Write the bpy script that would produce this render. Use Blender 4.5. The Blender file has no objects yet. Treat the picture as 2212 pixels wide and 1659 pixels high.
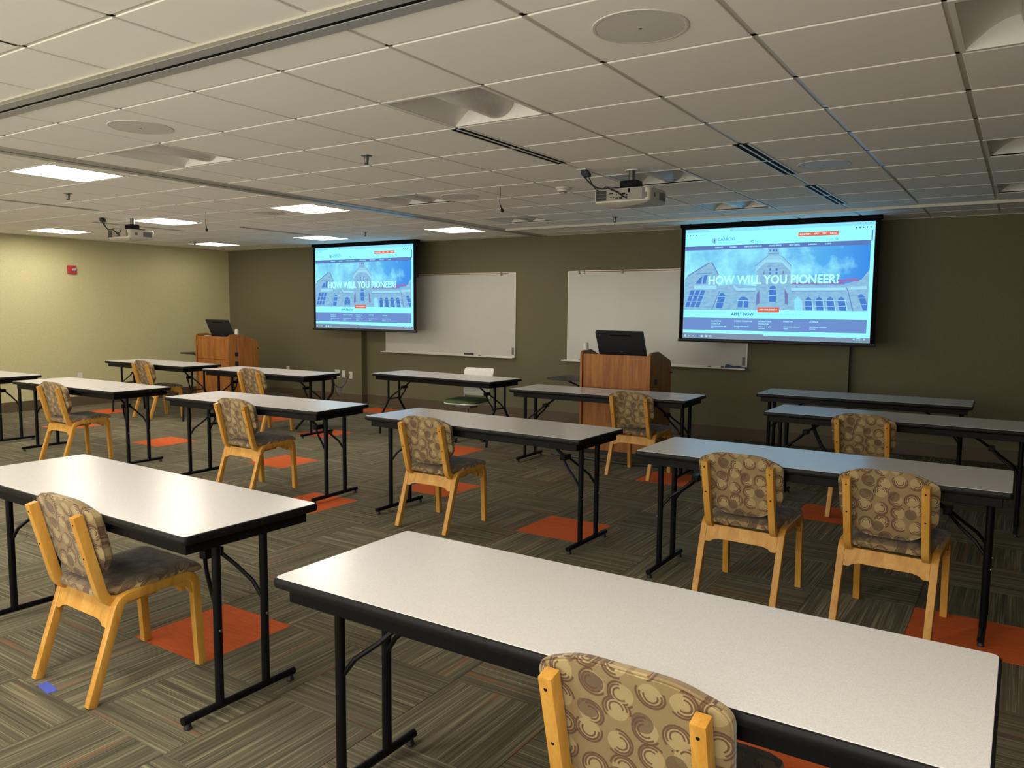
import bpy, math, random
from mathutils import Vector, Matrix

random.seed(7)
SC = bpy.context.scene
COL = SC.collection
PI = math.pi

# ------------------------------------------------------------------ camera
CAM_H = 1.540
YAW, PITCH, ROLL, FPX = 0.5775, -0.0952, 0.0089, 1696.98
fwd = Vector((-math.sin(YAW) * math.cos(PITCH), math.cos(YAW) * math.cos(PITCH), math.sin(PITCH)))
rgt = Vector((math.cos(YAW), math.sin(YAW), 0))
upv = rgt.cross(fwd)
r2 = rgt * math.cos(ROLL) + upv * math.sin(ROLL)
u2 = upv * math.cos(ROLL) - rgt * math.sin(ROLL)
cam = bpy.data.cameras.new('camera')
cam.sensor_fit = 'HORIZONTAL'
cam.sensor_width = 36.0
cam.lens = FPX / 2212 * 36.0
cam.clip_start = 0.05
camo = bpy.data.objects.new('camera', cam)
COL.objects.link(camo)
camo.matrix_world = Matrix(((r2.x, u2.x, -fwd.x, 0), (r2.y, u2.y, -fwd.y, 0), (r2.z, u2.z, -fwd.z, CAM_H), (0, 0, 0, 1)))
SC.camera = camo


def in_view(x, y, z, m=1.06):
    d = Vector((x, y, z - CAM_H))
    k = d.dot(fwd)
    if k < 0.2:
        return None
    a, b = d.dot(r2) / k * FPX, d.dot(u2) / k * FPX
    return k if abs(a) < 1106 * m and abs(b) < 830 * m else None


# ------------------------------------------------------------------ world, exposure, light levels
w = bpy.data.worlds.new('world')
SC.world = w
w.use_nodes = True
w.node_tree.nodes['Background'].inputs[0].default_value = (1.0, 0.92, 0.80, 1)
SC.view_settings.view_transform = 'Standard'
SC.view_settings.look = 'None'
SC.view_settings.exposure = 0.0
SC.view_settings.gamma = 1.0
SC.view_settings.use_curve_mapping = False
LAMP = 69.0          # emission of the fully lit troffer diffusers
DIM = 0.30           # the row nearest the front wall is dimmed
SKY = 5.5            # overcast daylight outside the windows added behind the camera
SCREEN = 1.0         # brightness of the projected pictures
w.node_tree.nodes['Background'].inputs[1].default_value = SKY
CEIL = 2.536         # underside of the ceiling tiles
TZ = 0.743           # table top height


# ------------------------------------------------------------------ materials
def new_mat(name):
    m = bpy.data.materials.new(name)
    m.use_nodes = True
    nt = m.node_tree
    return m, nt, nt.nodes['Principled BSDF']


def N(nt, t, **kw):
    n = nt.nodes.new(t)
    for k, v in kw.items():
        setattr(n, k, v)
    return n


def L(nt, a, b):
    nt.links.new(a, b)


def MTH(nt, op, a, b=None, c=None):
    n = N(nt, 'ShaderNodeMath', operation=op)
    for i, v in enumerate((a, b, c)):
        if v is None:
            continue
        if isinstance(v, (int, float)):
            n.inputs[i].default_value = v
        else:
            L(nt, v, n.inputs[i])
    return n.outputs[0]


def RAMP(nt, fac, stops, interp='LINEAR'):
    n = N(nt, 'ShaderNodeValToRGB')
    n.color_ramp.interpolation = interp
    e = n.color_ramp.elements
    while len(e) < len(stops):
        e.new(0.5)
    for i, (p, c) in enumerate(stops):
        e[i].position = p
        e[i].color = (c[0], c[1], c[2], 1)
    L(nt, fac, n.inputs[0])
    return n.outputs[0]


def MIX(nt, fac, a, b, mode='MIX'):
    n = N(nt, 'ShaderNodeMix', data_type='RGBA', blend_type=mode)
    for s, v in ((n.inputs[0], fac), (n.inputs[6], a), (n.inputs[7], b)):
        if isinstance(v, (int, float)):
            s.default_value = v
        elif isinstance(v, tuple):
            s.default_value = (v[0], v[1], v[2], 1)
        else:
            L(nt, v, s)
    return n.outputs[2]


def plain(name, col, rough=0.5, metal=0.0, spec=0.5, vary=0.06, scale=40.0, bump=0.0, coat=0.0):
    """flat paint / plastic / metal with a little procedural variation"""
    m, nt, b = new_mat(name)
    tc = N(nt, 'ShaderNodeTexCoord')
    no = N(nt, 'ShaderNodeTexNoise')
    no.inputs['Scale'].default_value = scale
    no.inputs['Detail'].default_value = 3
    L(nt, tc.outputs['Object'], no.inputs['Vector'])
    lo = tuple(c * (1 - vary) for c in col)
    hi = tuple(min(1, c * (1 + vary)) for c in col)
    L(nt, RAMP(nt, no.outputs[0], [(0.3, lo), (0.7, hi)]), b.inputs['Base Color'])
    b.inputs['Roughness'].default_value = rough
    b.inputs['Metallic'].default_value = metal
    b.inputs['Specular IOR Level'].default_value = spec
    if coat:
        b.inputs['Coat Weight'].default_value = coat
    if bump:
        bp = N(nt, 'ShaderNodeBump')
        bp.inputs['Strength'].default_value = bump
        bp.inputs['Distance'].default_value = 0.002
        L(nt, no.outputs[0], bp.inputs['Height'])
        L(nt, bp.outputs[0], b.inputs['Normal'])
    return m


def emit(name, col, strength, sampled=True):
    m, nt, b = new_mat(name)
    nt.nodes.remove(b)
    e = N(nt, 'ShaderNodeEmission')
    e.inputs[0].default_value = (col[0], col[1], col[2], 1)
    e.inputs[1].default_value = strength
    L(nt, e.outputs[0], nt.nodes['Material Output'].inputs[0])
    if not sampled:
        m.cycles.emission_sampling = 'NONE'
    return m


def srgb(r, g, b):
    f = lambda c: (c / 255 / 12.92) if c / 255 <= 0.04045 else ((c / 255 + 0.055) / 1.055) ** 2.4
    return (f(r), f(g), f(b))


def wood(name, dark, mid, light, axis='Z', scale=7.0, rough=0.35, stretch=14.0):
    m, nt, b = new_mat(name)
    tc = N(nt, 'ShaderNodeTexCoord')
    mp = N(nt, 'ShaderNodeMapping')
    s = [stretch, stretch, stretch]
    s['XYZ'.index(axis)] = 1.0
    mp.inputs['Scale'].default_value = s
    L(nt, tc.outputs['Object'], mp.inputs[0])
    n1 = N(nt, 'ShaderNodeTexNoise')
    n1.inputs['Scale'].default_value = scale * 0.35
    n1.inputs['Detail'].default_value = 6
    n1.inputs['Distortion'].default_value = 0.6
    L(nt, mp.outputs[0], n1.inputs['Vector'])
    n2 = N(nt, 'ShaderNodeTexNoise')
    n2.inputs['Scale'].default_value = scale * 3.0
    n2.inputs['Detail'].default_value = 4
    L(nt, mp.outputs[0], n2.inputs['Vector'])
    f = MTH(nt, 'ADD', MTH(nt, 'MULTIPLY', n1.outputs[0], 0.7), MTH(nt, 'MULTIPLY', n2.outputs[0], 0.3))
    L(nt, RAMP(nt, f, [(0.32, dark), (0.5, mid), (0.68, light)]), b.inputs['Base Color'])
    b.inputs['Roughness'].default_value = rough
    b.inputs['Specular IOR Level'].default_value = 0.3
    return m


def mat_wall(name, col):
    m, nt, b = new_mat(name)
    g = N(nt, 'ShaderNodeNewGeometry')
    no = N(nt, 'ShaderNodeTexNoise')
    no.inputs['Scale'].default_value = 90
    no.inputs['Detail'].default_value = 4
    L(nt, g.outputs['Position'], no.inputs['Vector'])
    lo = tuple(c * 0.93 for c in col)
    hi = tuple(c * 1.07 for c in col)
    L(nt, RAMP(nt, no.outputs[0], [(0.35, lo), (0.65, hi)]), b.inputs['Base Color'])
    b.inputs['Roughness'].default_value = 0.62
    b.inputs['Specular IOR Level'].default_value = 0.3
    bp = N(nt, 'ShaderNodeBump')
    bp.inputs['Strength'].default_value = 0.12
    bp.inputs['Distance'].default_value = 0.002
    L(nt, no.outputs[0], bp.inputs['Height'])
    L(nt, bp.outputs[0], b.inputs['Normal'])
    return m


CX0, CY0 = 0.098, 0.0104     # carpet grid origin, 0.5 m tiles


def mat_carpet(name, orange=False):
    m, nt, b = new_mat(name)
    g = N(nt, 'ShaderNodeNewGeometry')
    sp = N(nt, 'ShaderNodeSeparateXYZ')
    L(nt, g.outputs['Position'], sp.inputs[0])
    px = MTH(nt, 'MULTIPLY', MTH(nt, 'SUBTRACT', sp.outputs[0], CX0), 2.0)
    py = MTH(nt, 'MULTIPLY', MTH(nt, 'SUBTRACT', sp.outputs[1], CY0), 2.0)
    cx, cy = MTH(nt, 'FLOOR', px), MTH(nt, 'FLOOR', py)
    par = MTH(nt, 'PINGPONG', MTH(nt, 'ADD', cx, cy), 1.0)
    # across / along the stripes
    ac = N(nt, 'ShaderNodeMix', data_type='FLOAT')
    L(nt, par, ac.inputs[0]); L(nt, px, ac.inputs[2]); L(nt, py, ac.inputs[3])
    al = N(nt, 'ShaderNodeMix', data_type='FLOAT')
    L(nt, par, al.inputs[0]); L(nt, py, al.inputs[2]); L(nt, px, al.inputs[3])
    wn = N(nt, 'ShaderNodeTexWhiteNoise', noise_dimensions='2D')
    cc = N(nt, 'ShaderNodeCombineXYZ')
    L(nt, cx, cc.inputs[0]); L(nt, cy, cc.inputs[1])
    L(nt, cc.outputs[0], wn.inputs['Vector'])
    rnd = wn.outputs['Value']
    def stripes(fa, fl, seed, detail):
        v = N(nt, 'ShaderNodeCombineXYZ')
        L(nt, MTH(nt, 'MULTIPLY', ac.outputs[0], fa), v.inputs[0])
        L(nt, MTH(nt, 'MULTIPLY', al.outputs[0], fl), v.inputs[1])
        L(nt, MTH(nt, 'MULTIPLY', MTH(nt, 'ADD', rnd, seed), 37.0), v.inputs[2])
        n = N(nt, 'ShaderNodeTexNoise')
        n.inputs['Scale'].default_value = 1.0
        n.inputs['Detail'].default_value = detail
        n.inputs['Roughness'].default_value = 0.6
        L(nt, v.outputs[0], n.inputs['Vector'])
        return n.outputs[0]
    fine = N(nt, 'ShaderNodeTexNoise')
    fine.inputs['Scale'].default_value = 420
    fine.inputs['Detail'].default_value = 2
    L(nt, g.outputs['Position'], fine.inputs['Vector'])
    if orange:
        s = stripes(70, 5, 0.3, 2)
        col = RAMP(nt, s, [(0.3, (0.40, 0.070, 0.016)), (0.7, (0.56, 0.115, 0.027))])
        col = MIX(nt, 0.35, col, RAMP(nt, fine.outputs[0], [(0.3, (0.30, 0.055, 0.013)), (0.7, (0.64, 0.14, 0.04))]))
    else:
        s1 = stripes(34, 0.55, 0.0, 4)
        s2 = stripes(95, 0.8, 0.5, 2)
        f = MTH(nt, 'ADD', MTH(nt, 'MULTIPLY', s1, 0.55), MTH(nt, 'MULTIPLY', s2, 0.45))
        col = RAMP(nt, f, [(0.34, (0.032, 0.028, 0.018)), (0.46, (0.085, 0.076, 0.050)),
                           (0.54, (0.145, 0.130, 0.086)), (0.62, (0.29, 0.255, 0.150))])
        so = stripes(17, 0.6, 0.9, 1)
        om = RAMP(nt, so, [(0.665, (0, 0, 0)), (0.70, (1, 1, 1))])
        col = MIX(nt, MTH(nt, 'MULTIPLY', om, 0.75), col, (0.24, 0.085, 0.035))
        col = MIX(nt, 0.30, col, RAMP(nt, fine.outputs[0], [(0.3, (0.035, 0.03, 0.02)), (0.7, (0.17, 0.15, 0.10))]))
        tone = RAMP(nt, rnd, [(0, (0.86, 0.86, 0.86)), (1, (1.12, 1.12, 1.12))])
        col = MIX(nt, 1.0, col, tone, 'MULTIPLY')
    L(nt, col, b.inputs['Base Color'])
    b.inputs['Roughness'].default_value = 0.95
    b.inputs['Specular IOR Level'].default_value = 0.1
    bp = N(nt, 'ShaderNodeBump')
    bp.inputs['Strength'].default_value = 0.5
    bp.inputs['Distance'].default_value = 0.003
    L(nt, fine.outputs[0], bp.inputs['Height'])
    L(nt, bp.outputs[0], b.inputs['Normal'])
    return m


def mat_laminate(name):
    m, nt, b = new_mat(name)
    g = N(nt, 'ShaderNodeTexCoord')
    v = N(nt, 'ShaderNodeTexNoise')
    v.inputs['Scale'].default_value = 330
    v.inputs['Detail'].default_value = 2
    L(nt, g.outputs['Object'], v.inputs['Vector'])
    c = RAMP(nt, v.outputs[0], [(0.35, (0.575, 0.55, 0.53)), (0.5, (0.625, 0.60, 0.58)), (0.65, (0.66, 0.635, 0.615))])
    L(nt, c, b.inputs['Base Color'])
    b.inputs['Roughness'].default_value = 0.26
    b.inputs['Specular IOR Level'].default_value = 0.55
    return m


def mat_fabric(name, plane):
    """tan upholstery with brown dots and broken maroon rings"""
    m, nt, b = new_mat(name)
    tc = N(nt, 'ShaderNodeTexCoord')
    sp = N(nt, 'ShaderNodeSeparateXYZ')
    L(nt, tc.outputs['Object'], sp.inputs[0])
    cb = N(nt, 'ShaderNodeCombineXYZ')
    L(nt, sp.outputs[0], cb.inputs[0])
    L(nt, sp.outputs[2] if plane == 'XZ' else MTH(nt, 'SUBTRACT', sp.outputs[1], sp.outputs[2]), cb.inputs[1])
    def motif(scale, off, rand):
        ad = N(nt, 'ShaderNodeVectorMath', operation='ADD')
        L(nt, cb.outputs[0], ad.inputs[0]); ad.inputs[1].default_value = off
        sc = N(nt, 'ShaderNodeVectorMath', operation='SCALE')
        L(nt, ad.outputs[0], sc.inputs[0]); sc.inputs[3].default_value = scale
        vo = N(nt, 'ShaderNodeTexVoronoi', voronoi_dimensions='2D', feature='F1')
        vo.inputs['Scale'].default_value = 1.0
        vo.inputs['Randomness'].default_value = rand
        L(nt, sc.outputs[0], vo.inputs['Vector'])
        df = N(nt, 'ShaderNodeVectorMath', operation='SUBTRACT')
        L(nt, sc.outputs[0], df.inputs[0]); L(nt, vo.outputs['Position'], df.inputs[1])
        cs = N(nt, 'ShaderNodeSeparateColor')
        L(nt, vo.outputs['Color'], cs.inputs[0])
        return vo.outputs['Distance'], df.outputs[0], cs
    d, diff, cs = motif(14.5, (0.31, 0.17, 0), 0.5)
    ang = MTH(nt, 'MULTIPLY', cs.outputs[2], 6.283)
    dirv = N(nt, 'ShaderNodeCombineXYZ')
    L(nt, MTH(nt, 'COSINE', ang), dirv.inputs[0]); L(nt, MTH(nt, 'SINE', ang), dirv.inputs[1])
    def ring(r, width, shift, lim):
        s = N(nt, 'ShaderNodeVectorMath', operation='SCALE')
        L(nt, dirv.outputs[0], s.inputs[0]); s.inputs[3].default_value = shift
        q = N(nt, 'ShaderNodeVectorMath', operation='SUBTRACT')
        L(nt, diff, q.inputs[0]); L(nt, s.outputs[0], q.inputs[1])
        ln = N(nt, 'ShaderNodeVectorMath', operation='LENGTH')
        L(nt, q.outputs[0], ln.inputs[0])
        line = MTH(nt, 'LESS_THAN', MTH(nt, 'ABSOLUTE', MTH(nt, 'SUBTRACT', ln.outputs['Value'], r)), width)
        dt = N(nt, 'ShaderNodeVectorMath', operation='DOT_PRODUCT')
        L(nt, q.outputs[0], dt.inputs[0]); L(nt, dirv.outputs[0], dt.inputs[1])
        side = MTH(nt, 'GREATER_THAN', dt.outputs['Value'], lim)
        return MTH(nt, 'MULTIPLY', line, side)
    rings = MTH(nt, 'MAXIMUM', ring(0.47, 0.036, 0.0, -0.22), MTH(nt, 'MAXIMUM', ring(0.36, 0.034, 0.03, -0.12), ring(0.23, 0.032, 0.05, -0.08)))
    halo = MTH(nt, 'LESS_THAN', d, 0.40)
    blob = MTH(nt, 'MULTIPLY', MTH(nt, 'LESS_THAN', d, 0.37), MTH(nt, 'GREATER_THAN', cs.outputs[0], 0.74))
    d2, diff2, cs2 = motif(13.0, (0.77, 0.53, 0), 0.8)
    blob2 = MTH(nt, 'MULTIPLY', MTH(nt, 'LESS_THAN', d2, 0.33), MTH(nt, 'GREATER_THAN', cs2.outputs[1], 0.66))
    wv = N(nt, 'ShaderNodeTexNoise')
    wv.inputs['Scale'].default_value = 700
    L(nt, tc.outputs['Object'], wv.inputs['Vector'])
    base = MIX(nt, halo, (0.235, 0.162, 0.072), (0.355, 0.265, 0.125))
    base = MIX(nt, MTH(nt, 'MULTIPLY', blob2, 0.8), base, (0.085, 0.050, 0.026))
    base = MIX(nt, MTH(nt, 'MULTIPLY', blob, 0.85), base, (0.070, 0.038, 0.020))
    base = MIX(nt, MTH(nt, 'MULTIPLY', rings, 0.92), base, (0.075, 0.024, 0.013))
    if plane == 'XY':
        # the upward-facing top of the cushion is darker than its sides
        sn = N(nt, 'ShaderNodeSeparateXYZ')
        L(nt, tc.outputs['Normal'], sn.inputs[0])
        top_mask = RAMP(nt, sn.outputs[2], [(0.55, (0, 0, 0)), (0.9, (1, 1, 1))])
        base = MIX(nt, MTH(nt, 'MULTIPLY', top_mask, 0.62), base, (0.055, 0.033, 0.027))
    base = MIX(nt, 0.12, base, RAMP(nt, wv.outputs[0], [(0.3, (0.10, 0.07, 0.04)), (0.7, (0.42, 0.33, 0.2))]))
    L(nt, base, b.inputs['Base Color'])
    b.inputs['Roughness'].default_value = 0.75
    b.inputs['Sheen Weight'].default_value = 0.15
    b.inputs['Specular IOR Level'].default_value = 0.25
    return m


M = {}
M['wall_front'] = mat_wall('olive_wall_paint', (0.135, 0.122, 0.066))
M['wall_left'] = mat_wall('pale_olive_wall_paint', (0.47, 0.43, 0.235))
M['base'] = plain('brown_rubber_base', (0.085, 0.058, 0.032), 0.5)
M['tile'] = plain('ceiling_tile_fleck', (0.88, 0.85, 0.79), 0.9, spec=0.15, vary=0.05, scale=260, bump=0.25)
M['grid'] = plain('painted_grid_metal', (0.56, 0.52, 0.44), 0.32, spec=0.6, vary=0.03)
M['track'] = plain('grey_track_metal', (0.33, 0.33, 0.32), 0.38, metal=0.1)
M['black'] = plain('black_powder_coat', (0.0045, 0.0045, 0.005), 0.34, spec=0.12, vary=0.2, scale=120)
M['blackmat'] = plain('black_plastic', (0.012, 0.012, 0.014), 0.5, spec=0.4)
M['slot'] = plain('black_slot', (0.003, 0.003, 0.003), 0.8, spec=0.1)
M['rubber'] = plain('black_edge_rubber', (0.006, 0.0055, 0.0055), 0.42, spec=0.16, vary=0.25, scale=60)
M['laminate'] = mat_laminate('speckled_laminate')
M['honey'] = wood('honey_maple', (0.40, 0.178, 0.026), (0.50, 0.250, 0.042), (0.57, 0.315, 0.074), 'Z', 8.0, 0.33, 9.0)
M['oak'] = wood('lectern_oak', (0.19, 0.058, 0.010), (0.31, 0.112, 0.022), (0.39, 0.160, 0.036), 'Z', 6.0, 0.45, 16.0)
M['fabric_back'] = mat_fabric('circle_fabric_back', 'XZ')
M['fabric_seat'] = mat_fabric('circle_fabric_seat', 'XY')
M['carpet'] = mat_carpet('striped_carpet')
M['orange'] = mat_carpet('orange_carpet', True)
M['white'] = plain('white_enamel', (0.70, 0.68, 0.62), 0.4)
M['whiteboard'] = plain('whiteboard_steel', (0.52, 0.51, 0.47), 0.22, spec=0.5, vary=0.02, scale=3)
M['alu'] = plain('pale_aluminium', (0.62, 0.60, 0.54), 0.4, metal=0.3)
M['cork'] = plain('cork_strip', (0.30, 0.15, 0.08), 0.8, vary=0.2, scale=200)
M['steel'] = plain('dark_steel', (0.16, 0.15, 0.14), 0.35, metal=0.8)
M['chrome'] = plain('chrome', (0.6, 0.6, 0.6), 0.2, metal=0.9)
M['red'] = plain('red_plastic', (0.40, 0.022, 0.020), 0.35)
M['projwhite'] = plain('projector_shell', (0.56, 0.53, 0.46), 0.45)
M['grey'] = plain('mid_grey_plastic', (0.14, 0.135, 0.12), 0.5)
M['portplate'] = plain('port_plate_metal', (0.27, 0.25, 0.21), 0.5)
M['ivory'] = plain('ivory_plastic', (0.60, 0.58, 0.50), 0.4)
M['spk'] = plain('speaker_grille', (0.62, 0.60, 0.56), 0.55, vary=0.12, scale=500)
M['green'] = plain('green_seat_fabric', (0.055, 0.095, 0.030), 0.85, vary=0.2, scale=300)
M['blue'] = plain('blue_tape', (0.045, 0.075, 0.42), 0.6)
M['bluecloth'] = plain('blue_cloth', (0.05, 0.10, 0.26), 0.8, vary=0.2)
M['bluecable'] = plain('blue_cable', (0.03, 0.08, 0.30), 0.45)
M['fabricwhite'] = plain('screen_fabric', (0.75, 0.75, 0.75), 0.8)
M['lamp'] = emit('lit_diffuser', (1.0, 0.93, 0.82), LAMP)
M['lampnear'] = emit('overhead_diffuser', (1.0, 0.93, 0.82), LAMP * 1.25)
M['lampdim'] = emit('dimmed_diffuser', (1.0, 0.93, 0.82), LAMP * DIM)
def mat_glass(name):
    m, nt, b = new_mat(name)
    nt.nodes.remove(b)
    t = N(nt, 'ShaderNodeBsdfTransparent')
    t.inputs[0].default_value = (0.92, 0.94, 0.93, 1)
    g = N(nt, 'ShaderNodeBsdfGlossy')
    g.inputs['Roughness'].default_value = 0.03
    lw = N(nt, 'ShaderNodeLayerWeight')
    lw.inputs[0].default_value = 0.2
    mx = N(nt, 'ShaderNodeMixShader')
    L(nt, lw.outputs['Fresnel'], mx.inputs[0]); L(nt, t.outputs[0], mx.inputs[1]); L(nt, g.outputs[0], mx.inputs[2])
    L(nt, mx.outputs[0], nt.nodes['Material Output'].inputs[0])
    return m


M['glass'] = mat_glass('window_pane_glass')
M['diffuser'] = plain('unlit_diffuser', (0.60, 0.58, 0.55), 0.4)
M['pan'] = plain('troffer_pan', (0.72, 0.70, 0.64), 0.45, vary=0.02)


# ------------------------------------------------------------------ mesh helpers
class MB:
    def __init__(s):
        s.v = []; s.f = []; s.m = []

    def add(s, vs, fs, mi=0):
        o = len(s.v)
        s.v += [tuple(p) for p in vs]
        s.f += [tuple(i + o for i in f) for f in fs]
        s.m += [mi] * len(fs)
        return s

    def box(s, x0, x1, y0, y1, z0, z1, mi=0):
        return s.add([(x0, y0, z0), (x1, y0, z0), (x1, y1, z0), (x0, y1, z0), (x0, y0, z1), (x1, y0, z1), (x1, y1, z1), (x0, y1, z1)],
                     [(3, 2, 1, 0), (4, 5, 6, 7), (0, 1, 5, 4), (1, 2, 6, 5), (2, 3, 7, 6), (3, 0, 4, 7)], mi)

    def tube(s, pts, r, n=10, cap=True, mi=0):
        pts = [Vector(p) for p in pts]
        rings = []
        prev = None
        for i, p in enumerate(pts):
            t = (pts[min(i + 1, len(pts) - 1)] - pts[max(i - 1, 0)]).normalized()
            if prev is None:
                a = Vector((0, 0, 1)) if abs(t.z) < 0.9 else Vector((1, 0, 0))
                nx = t.cross(a).normalized()
            else:
                nx = (prev - t * prev.dot(t)).normalized()
            prev = nx
            ny = t.cross(nx)
            rr = r[i] if isinstance(r, (list, tuple)) else r
            rings.append([p + (nx * math.cos(2 * PI * k / n) + ny * math.sin(2 * PI * k / n)) * rr for k in range(n)])
        vs = [q for ring in rings for q in ring]
        fs = []
        for i in range(len(pts) - 1):
            for k in range(n):
                k2 = (k + 1) % n
                fs.append((i * n + k, i * n + k2, (i + 1) * n + k2, (i + 1) * n + k))
        if cap:
            fs.append(tuple(range(n - 1, -1, -1)))
            fs.append(tuple(range((len(pts) - 1) * n, len(pts) * n)))
        return s.add(vs, fs, mi)

    def lathe(s, prof, cx=0, cy=0, n=24, mi=0, cap=True):
        vs = []
        for r, z in prof:
            vs += [(cx + r * math.cos(2 * PI * k / n), cy + r * math.sin(2 * PI * k / n), z) for k in range(n)]
        fs = []
        for i in range(len(prof) - 1):
            for k in range(n):
                k2 = (k + 1) % n
                fs.append((i * n + k, i * n + k2, (i + 1) * n + k2, (i + 1) * n + k))
        if cap:
            fs.append(tuple(range(n - 1, -1, -1)))
            fs.append(tuple(range((len(prof) - 1) * n, len(prof) * n)))
        return s.add(vs, fs, mi)

    def loft(s, loops, mi=0, cap=True):
        n = len(loops[0])
        vs = [p for l in loops for p in l]
        fs = []
        for i in range(len(loops) - 1):
            for k in range(n):
                k2 = (k + 1) % n
                fs.append((i * n + k, i * n + k2, (i + 1) * n + k2, (i + 1) * n + k))
        if cap:
            fs.append(tuple(range(n - 1, -1, -1)))
            fs.append(tuple(range((len(loops) - 1) * n, len(loops) * n)))
        return s.add(vs, fs, mi)

    def ribbon(s, path, t, x0, x1, mi=0):
        """flat bent strip: path in (y,z), thickness t in that plane, from x0 to x1"""
        P = [Vector(p) for p in path]
        loops = []
        for i, p in enumerate(P):
            a, b = P[max(i - 1, 0)], P[min(i + 1, len(P) - 1)]
            d = (b - a).normalized()
            if 0 < i < len(P) - 1:
                d1 = (p - P[i - 1]).normalized(); d2 = (P[i + 1] - p).normalized()
                k = max(0.5, math.sqrt(max(0.0, (1 + d1.dot(d2)) / 2)))
            else:
                k = 1.0
            n = Vector((-d.y, d.x)) * (t / 2 / k)
            l, r = p + n, p - n
            loops.append([(x0, l.x, l.y), (x1, l.x, l.y), (x1, r.x, r.y), (x0, r.x, r.y)])
        return s.loft(loops, mi)

    def prism(s, poly, ax, a0, a1, mi=0):
        """polygon in the plane normal to axis ax, extruded a0..a1"""
        def mk(p, a):
            return {'X': (a, p[0], p[1]), 'Y': (p[0], a, p[1]), 'Z': (p[0], p[1], a)}[ax]
        return s.loft([[mk(p, a0) for p in poly], [mk(p, a1) for p in poly]], mi)

    def build(s, name, mats, parent=None, smooth=False, bevel=0.0, loc=None):
        me = bpy.data.meshes.new(name)
        me.from_pydata(s.v, [], s.f)
        if not isinstance(mats, (list, tuple)):
            mats = [mats]
        for mm in mats:
            me.materials.append(M[mm] if isinstance(mm, str) else mm)
        if len(mats) > 1:
            me.polygons.foreach_set('material_index', s.m)
        me.update()
        import bmesh
        bm = bmesh.new(); bm.from_mesh(me)
        bmesh.ops.recalc_face_normals(bm, faces=bm.faces)
        if bevel:
            ed = [e for e in bm.edges if len(e.link_faces) == 2 and e.calc_face_angle(0) > 0.6]
            bmesh.ops.bevel(bm, geom=ed, offset=bevel, segments=2, profile=0.6, affect='EDGES', clamp_overlap=True)
        bm.to_mesh(me); bm.free()
        if smooth:
            me.shade_smooth()
            me.set_sharp_from_angle(angle=math.radians(38))
        o = bpy.data.objects.new(name, me)
        COL.objects.link(o)
        if parent is not None:
            o.parent = parent
        if loc:
            o.location = loc
        return o


def tag(o, label=None, cat=None, group=None, kind=None):
    if label: o['label'] = label
    if cat: o['category'] = cat
    if group: o['group'] = group
    if kind: o['kind'] = kind
    return o


def thing(name, label, cat, loc=(0, 0, 0), rz=0.0, group=None):
    o = bpy.data.objects.new(name, None)
    o.empty_display_size = 0.05
    COL.objects.link(o)
    o.location = loc
    o.rotation_euler = (0, 0, rz)
    return tag(o, label, cat, group)


def copy_tree(o, parent=None):
    c = o.copy()
    COL.objects.link(c)
    c.parent = parent
    for ch in list(o.children):
        copy_tree(ch, c)
    return c


def fillet(pts, r, n=6):
    """round the inner corners of a 2-D polyline"""
    P = [Vector(p) for p in pts]
    out = [P[0]]
    for i in range(1, len(P) - 1):
        rr = r[i - 1] if isinstance(r, (list, tuple)) else r
        a, b, c = P[i - 1], P[i], P[i + 1]
        d1, d2 = (a - b).normalized(), (c - b).normalized()
        ang = d1.angle(d2)
        t = min(rr / math.tan(ang / 2), (a - b).length * 0.49, (c - b).length * 0.49)
        p0, p1 = b + d1 * t, b + d2 * t
        for k in range(n + 1):
            u = k / n
            out.append(p0 * (1 - u) ** 2 + b * 2 * u * (1 - u) + p1 * u * u)
    out.append(P[-1])
    return out


def fillet_closed(pts, r, n=5):
    P = [Vector(p) for p in pts]
    out = []
    m = len(P)
    for i in range(m):
        rr = r[i] if isinstance(r, (list, tuple)) else r
        a, b, c = P[i - 1], P[i], P[(i + 1) % m]
        d1, d2 = (a - b).normalized(), (c - b).normalized()
        ang = d1.angle(d2)
        t = min(rr / max(1e-4, math.tan(ang / 2)), (a - b).length * 0.49, (c - b).length * 0.49)
        p0, p1 = b + d1 * t, b + d2 * t
        for k in range(n + 1):
            u = k / n
            out.append(p0 * (1 - u) ** 2 + b * 2 * u * (1 - u) + p1 * u * u)
    return out


def inset(poly, d):
    """move every point of a convex-ish closed loop inwards by d"""
    P = [Vector(p) for p in poly]
    c = sum(P, Vector((0, 0))) / len(P)
    out = []
    for i, p in enumerate(P):
        t = (P[(i + 1) % len(P)] - P[i - 1])
        n = Vector((-t.y, t.x)).normalized() if t.length > 1e-9 else (c - p).normalized()
        if n.dot(c - p) < 0:
            n = -n
        out.append(p + n * d)
    return out


def shrink(poly, d):
    """scale a loop about its centre so that every side moves in by about d (never self-crossing)"""
    P = [Vector(p) for p in poly]
    x0, x1 = min(p.x for p in P), max(p.x for p in P)
    y0, y1 = min(p.y for p in P), max(p.y for p in P)
    cx, cy, hx, hy = (x0 + x1) / 2, (y0 + y1) / 2, (x1 - x0) / 2, (y1 - y0) / 2
    return [Vector((cx + (p.x - cx) * (hx - d) / hx, cy + (p.y - cy) * (hy - d) / hy)) for p in P]


def rrect(x0, x1, y0, y1, r, n=4):
    return fillet_closed([(x0, y0), (x1, y0), (x1, y1), (x0, y1)], r, n)


# ------------------------------------------------------------------ room shell
XL, XR, YB = -12.13, 4.2, -1.3
YF1, YF2, YF3 = 9.20, 9.32, 9.43       # front wall: left, middle and right sections
XJ1, XJ2 = -8.87, -1.62                # the two small jogs
HT = 2.75


def struct(name, mb, mat, parent=None, **k):
    o = mb.build(name, mat, parent, **k)
    if parent is None:
        o['kind'] = 'structure'
    return o


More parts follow.
